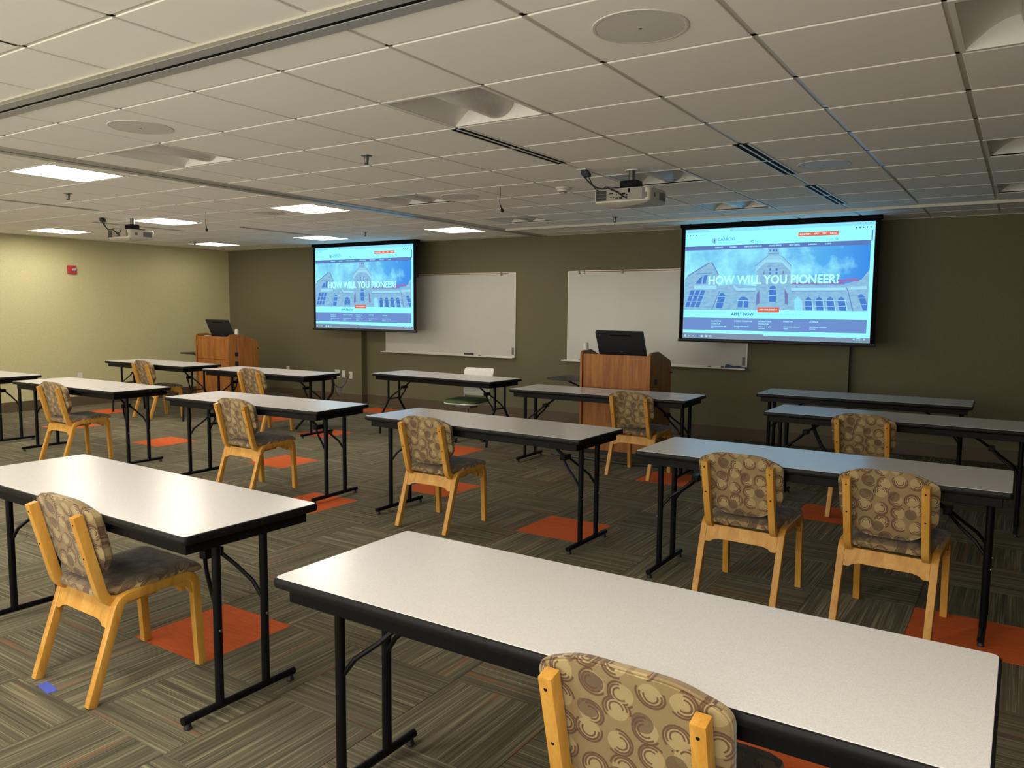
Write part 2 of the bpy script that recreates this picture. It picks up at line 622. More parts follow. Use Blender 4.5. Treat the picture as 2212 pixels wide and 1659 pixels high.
floor = struct('floor', MB().box(XL - 0.1, XR + 0.1, YB - 0.1, YF3 + 0.1, -0.06, -0.007), 'base')
struct('wall_left', MB().box(XL - 0.15, XL, YB - 0.1, YF1 + 0.2, 0, HT), 'wall_left')
struct('wall_front_left', MB().box(XL - 0.15, XJ1, YF1, YF1 + 0.3, 0, HT), 'wall_front')
struct('wall_front', MB().box(XJ1, XJ2, YF2, YF2 + 0.3, 0, HT), 'wall_front')
struct('wall_front_right', MB().box(XJ2, XR + 0.15, YF3, YF3 + 0.3, 0, HT), 'wall_front')
struct('wall_right', MB().box(XR, XR + 0.15, YB - 0.1, YF3 + 0.2, 0, HT), 'wall_front')
# wall behind the camera; its unseen windows are added to light the room
WZ0, WZ1 = 0.08, 2.44
WX = [(-11.2 + 2.5 * k, -11.2 + 2.5 * k + 2.2) for k in range(5)]
wb_ = MB().box(XL - 0.15, XR + 0.15, YB - 0.15, YB, 0, WZ0).box(XL - 0.15, XR + 0.15, YB - 0.15, YB, WZ1, HT)
edges = [XL - 0.15] + [v for p in WX for v in p] + [XR + 0.15]
for k in range(0, len(edges), 2):
    wb_.box(edges[k], edges[k + 1], YB - 0.15, YB, WZ0, WZ1)
struct('wall_back', wb_, 'wall_left')
for k, (a, b) in enumerate(WX):
    f_ = MB()
    for q in ((a, a + 0.04, WZ0, WZ1), (b - 0.04, b, WZ0, WZ1), (a + 0.04, b - 0.04, WZ0, WZ0 + 0.04), (a + 0.04, b - 0.04, WZ1 - 0.04, WZ1), ((a + b) / 2 - 0.02, (a + b) / 2 + 0.02, WZ0 + 0.04, WZ1 - 0.04)):
        f_.box(q[0], q[1], YB - 0.10, YB - 0.04, q[2], q[3])
    wo = struct('window_%d' % (k + 1), f_, 'alu')
    MB().box(a + 0.04, (a + b) / 2 - 0.02, YB - 0.074, YB - 0.068, WZ0 + 0.04, WZ1 - 0.04).build('pane', 'glass', wo)
    MB().box((a + b) / 2 + 0.02, b - 0.04, YB - 0.074, YB - 0.068, WZ0 + 0.04, WZ1 - 0.04).build('pane', 'glass', wo)
    pl_ = bpy.data.lights.new('window_portal', 'AREA')
    pl_.shape = 'RECTANGLE'
    pl_.size, pl_.size_y = b - a, WZ1 - WZ0
    pl_.cycles.is_portal = True
    po_ = bpy.data.objects.new('window_portal', pl_)
    COL.objects.link(po_)
    po_.location = ((a + b) / 2, YB - 0.12, (WZ0 + WZ1) / 2)
    po_.rotation_euler = (PI / 2, 0, 0)
    po_.parent = wo
ceiling = struct('ceiling', MB().box(XL - 0.15, XR + 0.15, YB - 0.15, YF3 + 0.3, HT - 0.02, HT + 0.08), 'tile')

BH = 0.145
def baseboard(name, x0, x1, y0, y1):
    struct(name, MB().box(x0, x1, y0, y1, 0.0, BH), 'base', bevel=0.003)
baseboard('baseboard_left', XL, XL + 0.009, YB, YF1 - 0.009)
baseboard('baseboard_front_left', XL, XJ1 + 0.009, YF1 - 0.009, YF1)
baseboard('baseboard_front', XJ1 + 0.009, XJ2 + 0.009, YF2 - 0.009, YF2)
baseboard('baseboard_front_right', XJ2 + 0.009, XR, YF3 - 0.009, YF3)
baseboard('baseboard_jog_left', XJ1, XJ1 + 0.009, YF1, YF2 - 0.009)
baseboard('baseboard_jog_right', XJ2, XJ2 + 0.009, YF2, YF3 - 0.009)
baseboard('baseboard_right', XR - 0.009, XR, YB, YF3)

# ------------------------------------------------------------------ carpet tiles
ORANGE = {(-3.4, 2.0), (-2.9, 4.5), (-6.4, 5.0), (-8.4, 5.0), (-4.9, 4.0), (-0.4, 4.0), (0.1, 3.5), (-1.4, 6.0), (-8.4, 8.5),
          (-5.4, 6.5), (-11.4, 6.0), (-10.4, 5.0), (-8.9, 7.0), (-7.4, 6.5), (-2.9, 6.5), (-4.4, 5.0), (-0.9, 2.5)}
okeys = {(round((x - 0.1) / 0.5), round(y / 0.5)) for x, y in ORANGE}


def tile_mesh(mat, zt):
    g = 0.2492
    mb = MB()
    mb.loft([[(-g, -g, -0.007), (g, -g, -0.007), (g, g, -0.007), (-g, g, -0.007)],
             [(-g, -g, zt - 0.0012), (g, -g, zt - 0.0012), (g, g, zt - 0.0012), (-g, g, zt - 0.0012)],
             [(-g + .001, -g + .001, zt), (g - .001, -g + .001, zt), (g - .001, g - .001, zt), (-g + .001, g - .001, zt)]])
    o = mb.build('carpet_tile', mat, floor)
    me = o.data
    bpy.data.objects.remove(o)
    return me


me_plain, me_orange = tile_mesh('carpet', 0.0), tile_mesh('orange', 0.0)
cells = []
for ix in range(-26, 8):
    for iy in range(-13, 20):
        cx, cy = CX0 + ix * 0.5 + 0.25, CY0 + iy * 0.5 + 0.25
        if cx < XL - 0.25 or cx > XR + 0.2 or cy < YB - 0.2 or cy > YF3 + 0.2:
            continue
        k = in_view(cx, cy, 0, 1.10)
        cells.append((k if k else 1e9, ix, iy, cx, cy))
cells.sort()
rest = MB()
nt = 0
for k, ix, iy, cx, cy in cells:
    isor = (ix, iy) in okeys
    if (nt < 300 and k < 1e8) and not isor or isor:
        o = bpy.data.objects.new('carpet_tile', me_orange if isor else me_plain)
        COL.objects.link(o)
        o.parent = floor
        o.location = (cx, cy, 0)
        if isor:
            o['label'] = 'plain orange carpet tile'
        nt += 1
    else:
        g = 0.2492
        rest.add([(cx - g, cy - g, 0), (cx + g, cy - g, 0), (cx + g, cy + g, 0), (cx - g, cy + g, 0)], [(0, 1, 2, 3)])
o = rest.build('carpet_tiles', 'carpet', floor)
o['kind'] = 'stuff'
o['label'] = 'remaining striped carpet tiles far from the camera'

# ------------------------------------------------------------------ ceiling: tiles, grid bars, tracks
T = 0.6096
GX0, GY0 = -2.1085, 2.3488
TRX0, TRX1 = -5.70, -5.52              # track running towards the front wall
TRY0, TRY1 = 1.955, 2.115              # track running across the room
FTY0, FTY1 = 8.27, 8.33                # slim trim along the front


def lines(o, a, b):
    k0 = math.ceil((a - o) / T - 1e-6)
    out = []
    x = o + k0 * T
    while x < b - 1e-6:
        if x > a + 0.03 and x < b - 0.03:
            out.append(x)
        x += T
    return out


zones = [  # x0,x1,y0,y1, x origin, y origin
    (TRX1, XR, TRY1, FTY0, GX0, GY0),
    (TRX1, XR, FTY1, YF3, GX0, 8.93),
    (TRX1, XR, YB, TRY0, GX0, 1.606),
    (XL, TRX0, YB, YF2, -6.50, GY0),
]
# (cell centre) -> special fixture cells: filled with troffers instead of tiles
LIT, UNLIT = [], []
for r, c in ((1, -1), (1, -5), (5, -5), (8, -5), (8, -1), (5, -1), (1, 3), (5, 3), (8, 3)):
    UNLIT.append((GX0 + (c + 0.5) * T, GY0 + (r + 0.5) * T))
for c in (-6.50, -6.50 - 4 * T, -6.50 - 8 * T):
    for r in (1, 5, 9, -3):
        LIT.append((c + 0.5 * T, GY0 + (r + 0.5) * T))
for c in (-5, -1, 3):
    LIT.append((GX0 + (c + 0.5) * T, 1.606 - 1.5 * T))
fixt = LIT + UNLIT

mb = MB()
hw = 0.5
mb.loft([[(-hw, -hw, 0.014), (hw, -hw, 0.014), (hw, hw, 0.014), (-hw, hw, 0.014)],
         [(-hw, -hw, 0.0015), (hw, -hw, 0.0015), (hw, hw, 0.0015), (-hw, hw, 0.0015)],
         [(-hw + .003, -hw + .003, 0), (hw - .003, -hw + .003, 0), (hw - .003, hw - .003, 0), (-hw + .003, hw - .003, 0)]])
tmp = mb.build('ceiling_tile', 'tile')
me_ctile = tmp.data
bpy.data.objects.remove(tmp)
GAP = 0.011
tcells = []
bars = []
for zi, (x0, x1, y0, y1, ox, oy) in enumerate(zones):
    xs = [x0] + lines(ox, x0, x1) + [x1]
    ys = [y0] + lines(oy, y0, y1) + [y1]
    for x in xs[1:-1]:
        bars.append((x - 0.012, x + 0.012, y0, y1))
    for y in ys[1:-1]:
        bars.append((x0, x1, y - 0.012, y + 0.012))
    for i in range(len(xs) - 1):
        for j in range(len(ys) - 1):
            cx, cy = (xs[i] + xs[i + 1]) / 2, (ys[j] + ys[j + 1]) / 2
            if any(abs(cx - a) < 0.2 and abs(cy - b) < 0.2 for a, b in fixt):
                continue
            k = in_view(cx, cy, CEIL, 1.12)
            tcells.append((k if k else 1e9, xs[i] + GAP, xs[i + 1] - GAP, ys[j] + GAP, ys[j + 1] - GAP))
tcells.sort()
rest = MB()
nt = 0
for k, a, b, c, d in tcells:
    if nt < 300 and k < 1e8:
        o = bpy.data.objects.new('ceiling_tile', me_ctile)
        COL.objects.link(o)
        o.parent = ceiling
        o.location = ((a + b) / 2, (c + d) / 2, CEIL)
        o.scale = (b - a, d - c, 1)
        nt += 1
    else:
        rest.add([(a, c, CEIL), (b, c, CEIL), (b, d, CEIL), (a, d, CEIL)], [(0, 1, 2, 3)])
if rest.v:
    o = rest.build('ceiling_tiles', 'tile', ceiling)
    o['kind'] = 'stuff'
for a, b, c, d in bars:
    MB().box(a, b, c, d, CEIL + 0.005, CEIL + 0.03).build('grid_bar', 'grid', ceiling)


def track(name, n, x0, x1, y0, y1, along):
    """recessed operable-wall track: two grey flanges with a dark slot between them and a cream lip"""
    t = MB()
    z0 = CEIL - 0.010
    if along == 'Y':
        m_ = (x0 + x1) / 2
        t.box(x0, m_ - 0.012, y0, y1, z0, z0 + 0.05).box(m_ + 0.012, x1, y0, y1, z0, z0 + 0.05)
    else:
        m_ = (y0 + y1) / 2
        t.box(x0, x1, y0, m_ - 0.012, z0, z0 + 0.05).box(x0, x1, m_ + 0.012, y1, z0, z0 + 0.05)
    o = struct(name, t, 'track', bevel=0.002)
    s = MB()
    if along == 'Y':
        s.box(m_ - 0.0115, m_ + 0.0115, y0, y1, z0 + 0.0025, z0 + 0.06)
        MB().box(x0 - 0.028, x0, y0, y1, z0 + 0.002, z0 + 0.03).build('track_lip', 'grid', o)
        MB().box(x1, x1 + 0.008, y0, y1, z0 + 0.002, z0 + 0.03).build('track_lip', 'grid', o)
    else:
        s.box(x0, x1, m_ - 0.0115, m_ + 0.0115, z0 + 0.0025, z0 + 0.06)
        MB().box(x0, x1, y0 - 0.03, y0, z0 + 0.002, z0 + 0.03).build('track_lip', 'grid', o)
    s.build('track_slot', 'slot', o)
    return o


track('trim_1', 1, TRX0, TRX1, YB, YF2, 'Y')
track('trim_2', 2, TRX1 + 0.01, XR, TRY0 + 0.02, TRY1, 'X')
struct('trim_3', MB().box(TRX1 + 0.01, XR, FTY0, FTY1, CEIL - 0.026, CEIL + 0.03), 'grid', bevel=0.003)
mo = struct('trim_4', MB().box(TRX1, XJ2, YF2 - 0.02, YF2, CEIL - 0.004, CEIL + 0.02).box(XJ2, XR, YF3 - 0.02, YF3, CEIL - 0.004, CEIL + 0.02), 'grid')


# ------------------------------------------------------------------ troffers
def make_troffer(lit):
    root = thing('ceiling_light', '', 'ceiling light', (0, 0, CEIL))
    h = 0.292
    # frame
    f = MB()
    for a, b, c, d in ((-h - .008, -h + .012, -h - .008, h + .008), (h - .012, h + .008, -h - .008, h + .008),
                       (-h + .012, h - .012, -h - .008, -h + .012), (-h + .012, h - .012, h - .012, h + .008)):
        f.box(a, b, c, d, -0.001, 0.012)
    f.build('frame', 'pan', root)
    # curved pan, open below; basket runs along Y
    prof = []
    for k in range(9):
        u = k / 8
        prof.append((-h + .012 + u * 0.17, 0.004 + 0.10 * math.sin(u * PI / 2)))
    prof = prof + [(-p[0], p[1]) for p in reversed(prof)]
    p = MB()
    vs = []
    ends = (-h + .012, h - .012)
    for y in ends:
        vs += [(x, y, z) for x, z in prof]
    n = len(prof)
    fs = [(i, i + 1, n + i + 1, n + i) for i in range(n - 1)]
    fs.append(tuple(range(n)))
    fs.append(tuple(range(2 * n - 1, n - 1, -1)))
    p.add(vs, fs)
    p.build('reflector_pan', 'pan', root, smooth=True)
    # half-round diffuser basket
    b = MB()
    r = 0.105
    L0 = h - 0.016
    loops = []
    for y in (-L0, -L0 + 0.004, L0 - 0.004, L0):
        rr = r * (0.985 if abs(y) == L0 else 1.0)
        loops.append([(rr * math.cos(PI + PI * k / 16), y, 0.102 + 0.092 / 0.105 * rr * math.sin(PI + PI * k / 16)) for k in range(17)])
    b.loft(loops)
    b.build('diffuser', lit, root, smooth=True)
    return root


protoL, protoU = make_troffer('lamp'), make_troffer('diffuser')
protoD = make_troffer('lampdim')
protoN = make_troffer('lampnear')
OUTSIDE = 'lit ceiling troffer outside the photo, '
lit_labels = [
    'lit troffer nearest the ceiling track, large bright panel at far left',
    'lit troffer just left of the ceiling track, nearest lit panel above the left screen',
    'dimly lit troffer close to the front wall, right of the left screen',
    OUTSIDE + 'behind the large bright panel along the ceiling track',
    OUTSIDE + 'second panel from the ceiling track left of the photo',
    'lit troffer behind the left projector',
    'dimly lit troffer above the top left corner of the left screen',
    OUTSIDE + 'far behind the left projector',
    OUTSIDE + 'nearest the pale wall, left of the photo',
    'lit troffer nearest the pale left wall, left of the left projector',
    'dimly lit troffer near the corner of the pale wall and the front wall',
    OUTSIDE + 'in the rear corner by the pale wall',
    OUTSIDE + 'overhead left of the camera',
    OUTSIDE + 'overhead close to the camera',
    OUTSIDE + 'overhead right of the camera']
first = {}
for i, (x, y) in enumerate(LIT):
    pr = protoD if 7.5 < y < 9 else protoN if i >= 12 else protoL
    o = copy_tree(pr) if pr in first.values() else pr
    first[i] = pr
    o.location = (x, y, CEIL)
    o['label'] = lit_labels[i]
    o['group'] = 'lit ceiling troffers'
un_labels = ['unlit troffer at top centre, nearest unlit panel in the middle of the ceiling',
             'unlit troffer at left beyond the round speaker, beside the ceiling track',
             'unlit troffer in mid ceiling left of the hanging microphone',
             'unlit troffer near the front ceiling trim at centre',
             'unlit troffer above the right screen with blue glow on its basket',
             'unlit troffer behind the right projector mount, basket tinted blue',
             'unlit troffer in the top right corner of the photo, nearest of the right edge panels',
             'unlit troffer at the right edge, second of the three right edge panels',
             'unlit troffer at the right edge, farthest of the three right edge panels']
for i, (x, y) in enumerate(UNLIT):
    o = protoU if i == 0 else copy_tree(protoU)
    o.location = (x, y, CEIL)
    o['label'] = un_labels[i]
    o['group'] = 'unlit ceiling troffers'


# ------------------------------------------------------------------ folding tables
TL_, TD_ = 1.829, 0.61


def table_parts(root, wishbone=False):
    hx, hy = TL_ / 2, TD_ / 2
    def outline(d, z):
        return [(p.x, p.y, z) for p in rrect(-hx + d, hx - d, -hy + d, hy - d, 0.018, 4)]
    z = TZ
    MB().loft([outline(0.012, z - 0.034), outline(0.002, z - 0.030), outline(0.0, z - 0.022), outline(0.0, z - 0.010),
               outline(0.003, z - 0.003), outline(0.0075, z - 0.001)]).build('edge_band', 'rubber', root, smooth=True)
    MB().loft([outline(0.007, z - 0.002), outline(0.007, z), outline(0.008, z + 0.0006)]).build('tabletop', 'laminate', root)
    # steel apron, four rails
    ax, ay = hx - 0.040, hy - 0.032
    zb, zt = z - 0.078, z - 0.032
    MB().box(-ax, ax, -ay, -ay + 0.022, zb, zt).build('apron_rail', 'black', root, bevel=0.002)
    MB().box(-ax, ax, ay - 0.022, ay, zb, zt).build('apron_rail', 'black', root, bevel=0.002)
    MB().box(-ax, -ax + 0.022, -ay + 0.022, ay - 0.022, zb, zt).build('apron_rail', 'black', root, bevel=0.002)
    MB().box(ax - 0.022, ax, -ay + 0.022, ay - 0.022, zb, zt).build('apron_rail', 'black', root, bevel=0.002)
    for s in (-1, 1):
        lx = s * 0.825
        if not wishbone:
            for ly in (-0.118, 0.095):
                lg = MB().tube([(lx, ly, 0.035), (lx, ly, z - 0.045)], 0.0165, 14).build('leg', 'black', root, smooth=True)
                MB().tube([(lx + s * 0.012, ly, 0.33), (lx + s * 0.020, ly, 0.33)], 0.006, 8).build('lock_button', 'steel', lg, smooth=True)
            fb = MB().tube([(lx, -0.275, 0.036), (lx, 0.235, 0.036)], 0.0155, 14).build('foot_bar', 'black', root, smooth=True)
            for ly in (-0.255, 0.215):
                MB().lathe([(0.014, 0.0), (0.016, 0.004), (0.011, 0.024)], lx, ly, 12).build('glide', 'blackmat', fb, smooth=True)
            knee = [(0.44, 0.45)]
        else:
            for q in (-1, 1):
                pts = fillet([(0.095, z - 0.05), (0.095, 0.40), (0.235, 0.20), (0.245, 0.0)], 0.10, 6)
                MB().tube([(lx, q * p.x - 0.01, p.y) for p in pts], 0.0135, 12).build('leg', 'black', root, smooth=True)
            MB().tube([(lx, -0.105, 0.415), (lx, 0.085, 0.415)], 0.009, 10).build('cross_bar', 'black', root, smooth=True)
        # folding brace: strut from the underside to a hub, two arms to the legs
        hub = (s * 0.645, -0.012, 0.565)
        MB().tube([(s * 0.40, -0.012, z - 0.05), (s * 0.50, -0.012, z - 0.075), hub], 0.010, 8).build('brace_strut', 'black', root, smooth=True)
        MB().box(hub[0] - 0.02, hub[0] + 0.02, -0.055, 0.031, 0.55, 0.585).build('brace_hub', 'black', root, bevel=0.005)
        for ly in (-0.112, 0.09):
            MB().tube([(hub[0], -0.012 + (0.032 if ly > 0 else -0.032), 0.565), (s * 0.70, ly * 0.65, 0.51), (s * 0.775, ly * 0.92, 0.45), (lx - s * 0.01, ly, 0.395)],
                      0.0085, 8).build('brace_arm', 'black', root, smooth=True)


TABLES = [  # x, y, yaw, wishbone, label
    (-0.914, 1.814, 0.000, 0, 'nearest folding table at bottom right, with the big foreground chair in front of it'),
    (-3.299, 1.924, -0.019, 0, 'folding table in the left foreground cut by the left edge, one chair tucked under it'),
    (-3.152, 4.530, -0.021, 0, 'folding table in mid room with one chair, between the left foreground table and lectern'),
    (-0.914, 4.397, 0.000, 0, 'folding table with two patterned chairs pushed up to it, blue glow on top'),
    (-5.432, 4.439, 0.051, 0, 'folding table in second row, right behind the left foreground table'),
    (-7.949, 4.319, 0.019, 0, 'folding table in second row, leftmost table showing both of its ends'),
    (-10.30, 4.25, 0.010, 0, 'folding table at the far left of which only the right end is in the photo'),
    (-10.205, 6.583, 0.007, 1, 'folding table by the pale wall in front of the left lectern, bent legs'),
    (-7.892, 6.555, 0.030, 0, 'folding table below the left screen with a cable hanging from its right end'),
    (-5.762, 7.372, -0.042, 1, 'folding table with bent wishbone legs in front of the white swivel chair'),
    (-3.406, 6.890, 0.041, 0, 'folding table standing right before the large lectern, one chair at its right half'),
    (-1.257, 8.000, 0.024, 0, 'rear folding table against the dark front wall under the right screen, without chair'),
    (-0.800, 6.611, -0.001, 0, 'folding table at right with one chair, between the rear table and the two-chair table'),
]
protos = {}
for x, y, a, wb, lab in TABLES:
    if wb not in protos:
        t = thing('folding_table', lab, 'table')
        table_parts(t, bool(wb))
        protos[wb] = t
    else:
        t = copy_tree(protos[wb])
    t.location = (x, y, 0)
    t.rotation_euler = (0, 0, a)
    t['label'] = lab
    t['group'] = 'white folding tables set out in rows'


# ------------------------------------------------------------------ bentwood chairs
def make_chair():
    root = thing('wooden_chair', '', 'chair')
    frame = fillet([(-0.238, 0.0), (-0.108, 0.392), (0.215, 0.412), (0.238, 0.0)], [0.055, 0.055], 7)
    up = fillet([(-0.243, 0.748), (-0.150, 0.376), (0.06, 0.382)], [0.075], 8)
    for s in (-1, 1):
        a, b = sorted((s * 0.192, s * 0.226))
        MB().ribbon(frame, 0.036, a, b).build('side_frame', 'honey', root, smooth=True, bevel=0.004)
        a, b = sorted((s * 0.155, s * 0.190))
        u = MB().ribbon(up, 0.040, a, b).build('upright', 'honey', root, smooth=True, bevel=0.004)
        for z, y in ((0.715, -0.2545), (0.575, -0.2195)):
            c = Vector((s * 0.1725, y, z))
            MB().tube([c + Vector((0, -0.0015, 0)), c + Vector((0, 0.004, 0))], 0.0045, 10).build('screw_hole', 'slot', u)
        # gusset block under the front corner of the rail
        a, b = sorted((s * 0.196, s * 0.222))
        MB().prism([(0.10, 0.395), (0.205, 0.400), (0.212, 0.32), (0.20, 0.325), (0.175, 0.360), (0.12, 0.375)], 'X', a, b).build('corner_block', 'honey', root, bevel=0.002)
    # rear stretcher: board with a cut-away underside, standing along the rear legs
    pr = [(-0.192, 0.378), (0.192, 0.378), (0.192, 0.288), (0.165, 0.288), (0.150, 0.300), (0.12, 0.308), (-0.12, 0.308), (-0.150, 0.300), (-0.165, 0.288), (-0.192, 0.288)]
    MB().loft([[(x, -0.118 - (0.378 - z) * 0.33 + dy, z) for x, z in pr] for dy in (-0.012, 0.012)]).build('rear_stretcher', 'honey', root, bevel=0.002)
    pf = [(-0.192, 0.395), (0.192, 0.395), (0.192, 0.335), (0.12, 0.352), (-0.12, 0.352), (-0.192, 0.335)]
    MB().prism(pf, 'Y', 0.165, 0.187).build('front_stretcher', 'honey', root, bevel=0.002)
    # back pad
    ol = fillet_closed([(-0.125, 0.462), (0.125, 0.462), (0.214, 0.565), (0.222, 0.752), (0.11, 0.796), (-0.11, 0.796), (-0.222, 0.752), (-0.214, 0.565)],
                       [0.20, 0.20, 0.06, 0.05, 0.22, 0.22, 0.05, 0.06], 7)
    def lay(d, t):
        q = shrink(ol, d)
        return [(p.x, -0.155 - (p.y - 0.452) * 0.235 + t + 0.35 * p.x * p.x, p.y) for p in q]
    th = 0.050
    bk = MB().loft([lay(0.030, 0.0), lay(0.006, 0.002), lay(0.0, 0.008), lay(0.0, th - 0.018), lay(0.008, th - 0.006), lay(0.035, th), lay(0.09, th + 0.004)])
    back = bk.build('backrest', 'fabric_back', root, smooth=True)
    MB().tube([Vector(p) for p in lay(-0.001, 0.006)] + [Vector(lay(-0.001, 0.006)[0])], 0.0028, 6, cap=False).build('piping', 'fabric_back', back, smooth=True)
    # seat pad
    so = fillet_closed([(-0.150, -0.165), (0.150, -0.165), (0.212, 0.0), (0.222, 0.268), (-0.222, 0.268), (-0.212, 0.0)], [0.03, 0.03, 0.12, 0.045, 0.045, 0.12], 6)
    def sl(d, z):
        return [(p.x, p.y, z + (p.y + 0.16) * 0.035 - 0.012 * max(0, (p.y - 0.2) / 0.068) ** 2 * (z > 0.41)) for p in shrink(so, d)]
    MB().loft([sl(0.02, 0.398), sl(0.004, 0.400), sl(0.0, 0.412), sl(0.003, 0.425), sl(0.018, 0.436), sl(0.06, 0.444), sl(0.12, 0.447)]).build('seat', 'fabric_seat', root, smooth=True)
    return root


CH = 'patterned chair with honey wood frame '
CHAIRS = [
    (-0.655, 1.672, -0.010, CH + 'at bottom centre, back cut by the bottom edge'),
    (-3.125, 1.780, -0.020, CH + 'tucked at the left foreground table'),
    (-3.440, 4.370, 0.010, CH + 'at the mid-room table in the centre of the photo'),
    (-1.205, 4.255, -0.040, CH + 'left of the pair at the two-chair table'),
    (-0.490, 4.235, -0.070, CH + 'right of the pair at the two-chair table'),
    (-0.945, 6.385, -0.060, CH + 'at the dim right table behind the pair of chairs'),
    (-2.985, 6.780, -0.030, CH + 'in front of the large lectern'),
    (-5.365, 4.290, 0.010, CH + 'at the second-row table behind the left foreground table'),
    (-7.890, 4.125, 0.000, CH + 'leftmost, at the second-row table by the pale wall'),
    (-10.05, 6.405, -0.060, CH + 'at the table in front of the left lectern'),
    (-7.840, 6.430, -0.010, CH + 'at the table below the left screen'),
]
proto = make_chair()
for i, (x, y, a, lab) in enumerate(CHAIRS):
    o = proto if i == 0 else copy_tree(proto)
    o.location = (x, y, 0)
    o.rotation_euler = (0, 0, a)
    o['label'] = lab
    o['group'] = 'patterned wooden chairs at the folding tables'


# ------------------------------------------------------------------ lecterns
def make_lectern(x, y, label, sc=1.0):
    """origin at the floor, centre of the audience-side face; presenter stands at +Y"""
    root = thing('lectern', label, 'lectern', (x, y, 0), 0, 'wooden lecterns')
    W, D = 0.405 * sc, 0.55
    side = fillet_closed([(0.0, 0.03), (D, 0.03), (D, 1.0), (0.20, 1.112), (-0.012, 1.105), (-0.012, 0.03)], [0.005, 0.005, 0.08, 0.04, 0.06, 0.005], 5)
    for s in (-1, 1):
        a, b = sorted((s * (W - 0.026), s * W))
        MB().prism([(p.x, p.y) for p in side], 'X', a, b).build('side_panel', 'oak', root, bevel=0.003)
    MB().box(-W + 0.026, W - 0.026, 0.008, 0.03, 0.715, 1.072).build('front_panel', 'oak', root, bevel=0.003)
    d = MB().box(-W + 0.028, W - 0.028, 0.008, 0.03, 0.05, 0.709).build('door', 'oak', root, bevel=0.003)
    MB().tube([(W - 0.075, 0.004, 0.672), (W - 0.075, 0.01, 0.672)], 0.008, 12).build('lock', 'blackmat', d)
    MB().box(-W + 0.026, W - 0.026, 0.03, D - 0.02, 0.92, 0.945).build('work_surface', 'blackmat', root)
    MB().box(-W + 0.026, W - 0.026, D - 0.035, D - 0.01, 0.05, 0.92).build('rear_door', 'oak', root)
    MB().box(-W + 0.02, W - 0.02, 0.03, D - 0.03, 0.0, 0.05).build('plinth', 'blackmat', root)
    for k, (yy, zz, h) in enumerate(((0.13, 0.80, 0.030), (0.13, 0.655, 0.035))):
        MB().box(W - 0.001, W + 0.004, yy - 0.03, yy + 0.03, zz - h, zz + h).build('socket_plate', 'blackmat', root, bevel=0.001)
    MB().tube([(W, D - 0.03, 0.88), (W + 0.03, D - 0.03, 0.88)], 0.008, 8).build('pull_knob', 'blackmat', root, smooth=True)
    # fold-out side shelf on the left
    sh = MB().box(-W - 0.42, -W, 0.0, 0.48, 0.768, 0.79).build('side_shelf', 'blackmat', root, bevel=0.004)
    MB().tube([(-W, 0.12, 0.62), (-W - 0.06, 0.12, 0.70), (-W - 0.24, 0.12, 0.766)], 0.009, 8).tube([(-W, 0.36, 0.62), (-W - 0.06, 0.36, 0.70), (-W - 0.24, 0.36, 0.766)], 0.009, 8).build('shelf_bracket', 'black', sh, smooth=True)
    return root


def make_monitor(x, y, z, label, rz=0.0):
    root = thing('monitor', label, 'monitor', (x, y, z), rz, 'black monitors on the lecterns')
    t = math.radians(24)
    def P(px, a, n):            # a up the panel, n out of its back (towards the audience)
        return (px, -math.sin(t) * a - math.cos(t) * n, math.cos(t) * a - math.sin(t) * n)
    W, H = 0.272, 0.335
    def slab(w0, w1, a0, a1, n0, n1, r):
        o0 = rrect(w0, w1, a0, a1, r, 3)
        return MB().loft([[P(p.x, p.y, n0) for p in o0], [P(p.x, p.y, n1) for p in o0]])
    slab(-W, W, 0.03, 0.03 + H, -0.012, 0.016, 0.012).build('screen_housing', 'blackmat', root, bevel=0.003)
    slab(-W + 0.012, W - 0.012, 0.045, 0.03 + H - 0.012, -0.0135, -0.0115, 0.004).build('display', 'slot', root)
    slab(-0.11, 0.13, 0.315, 0.330, 0.0155, 0.018, 0.004).build('vent_slot', 'slot', root)
    MB().box(-0.16, 0.16, -0.02, 0.16, 0.0, 0.012).build('stand_base', 'blackmat', root, bevel=0.003)
    MB().tube([(0.0, 0.06, 0.01), (0.0, 0.03, 0.08), P(0, 0.14, 0.01)], 0.022, 10).build('stand_neck', 'blackmat', root, smooth=True)
    pts = [(-0.14 + 0.28 * k / 12, -0.055 - 0.01 * math.sin(PI * k / 12), 0.02 + 0.075 * math.sin(PI * k / 12)) for k in range(13)]
    MB().tube(pts, 0.005, 6).build('cable', 'blackmat', root, smooth=True)
    return root


make_lectern(-3.575, 7.45, 'large wooden lectern at right of centre, between the two whiteboards and the screen')
make_lectern(-10.665, 7.75, 'smaller looking wooden lectern at left near the corner of the pale wall', 1.03)
make_monitor(-3.565, 7.66, 0.985, 'black monitor seen from behind on the large right lectern')
make_monitor(-10.62, 7.96, 1.0, 'black monitor seen from behind on the left lectern')


o = MB().lathe([(0.0, 0.0), (0.032, 0.0), (0.033, 0.012), (0.029, 0.016), (0.027, 0.072), (0.021, 0.080), (0.0, 0.081)], 0, 0, 20, cap=False).build('microphone_base', 'ivory', None, smooth=True, loc=(-3.967, 7.545, 1.106))
tag(o, 'small white puck on the left corner of the large lectern', 'device')
o = MB().lathe([(0.0, 0.0), (0.032, 0.0), (0.033, 0.012), (0.029, 0.016), (0.027, 0.072), (0.021, 0.080), (0.0, 0.081)], 0, 0, 20, cap=False).build('microphone_base', 'ivory', None, smooth=True, loc=(-10.262, 7.90, 1.108))
tag(o, 'small white puck on the right corner of the left lectern', 'device')
o = MB().box(-0.06, 0.06, -0.02, 0.02, 0, 0.012).build('paper_pad', 'ivory', None, bevel=0.002, loc=(-10.80, 7.765, 1.0725))
tag(o, 'small white pad lying on the front rim of the left lectern', 'pad')

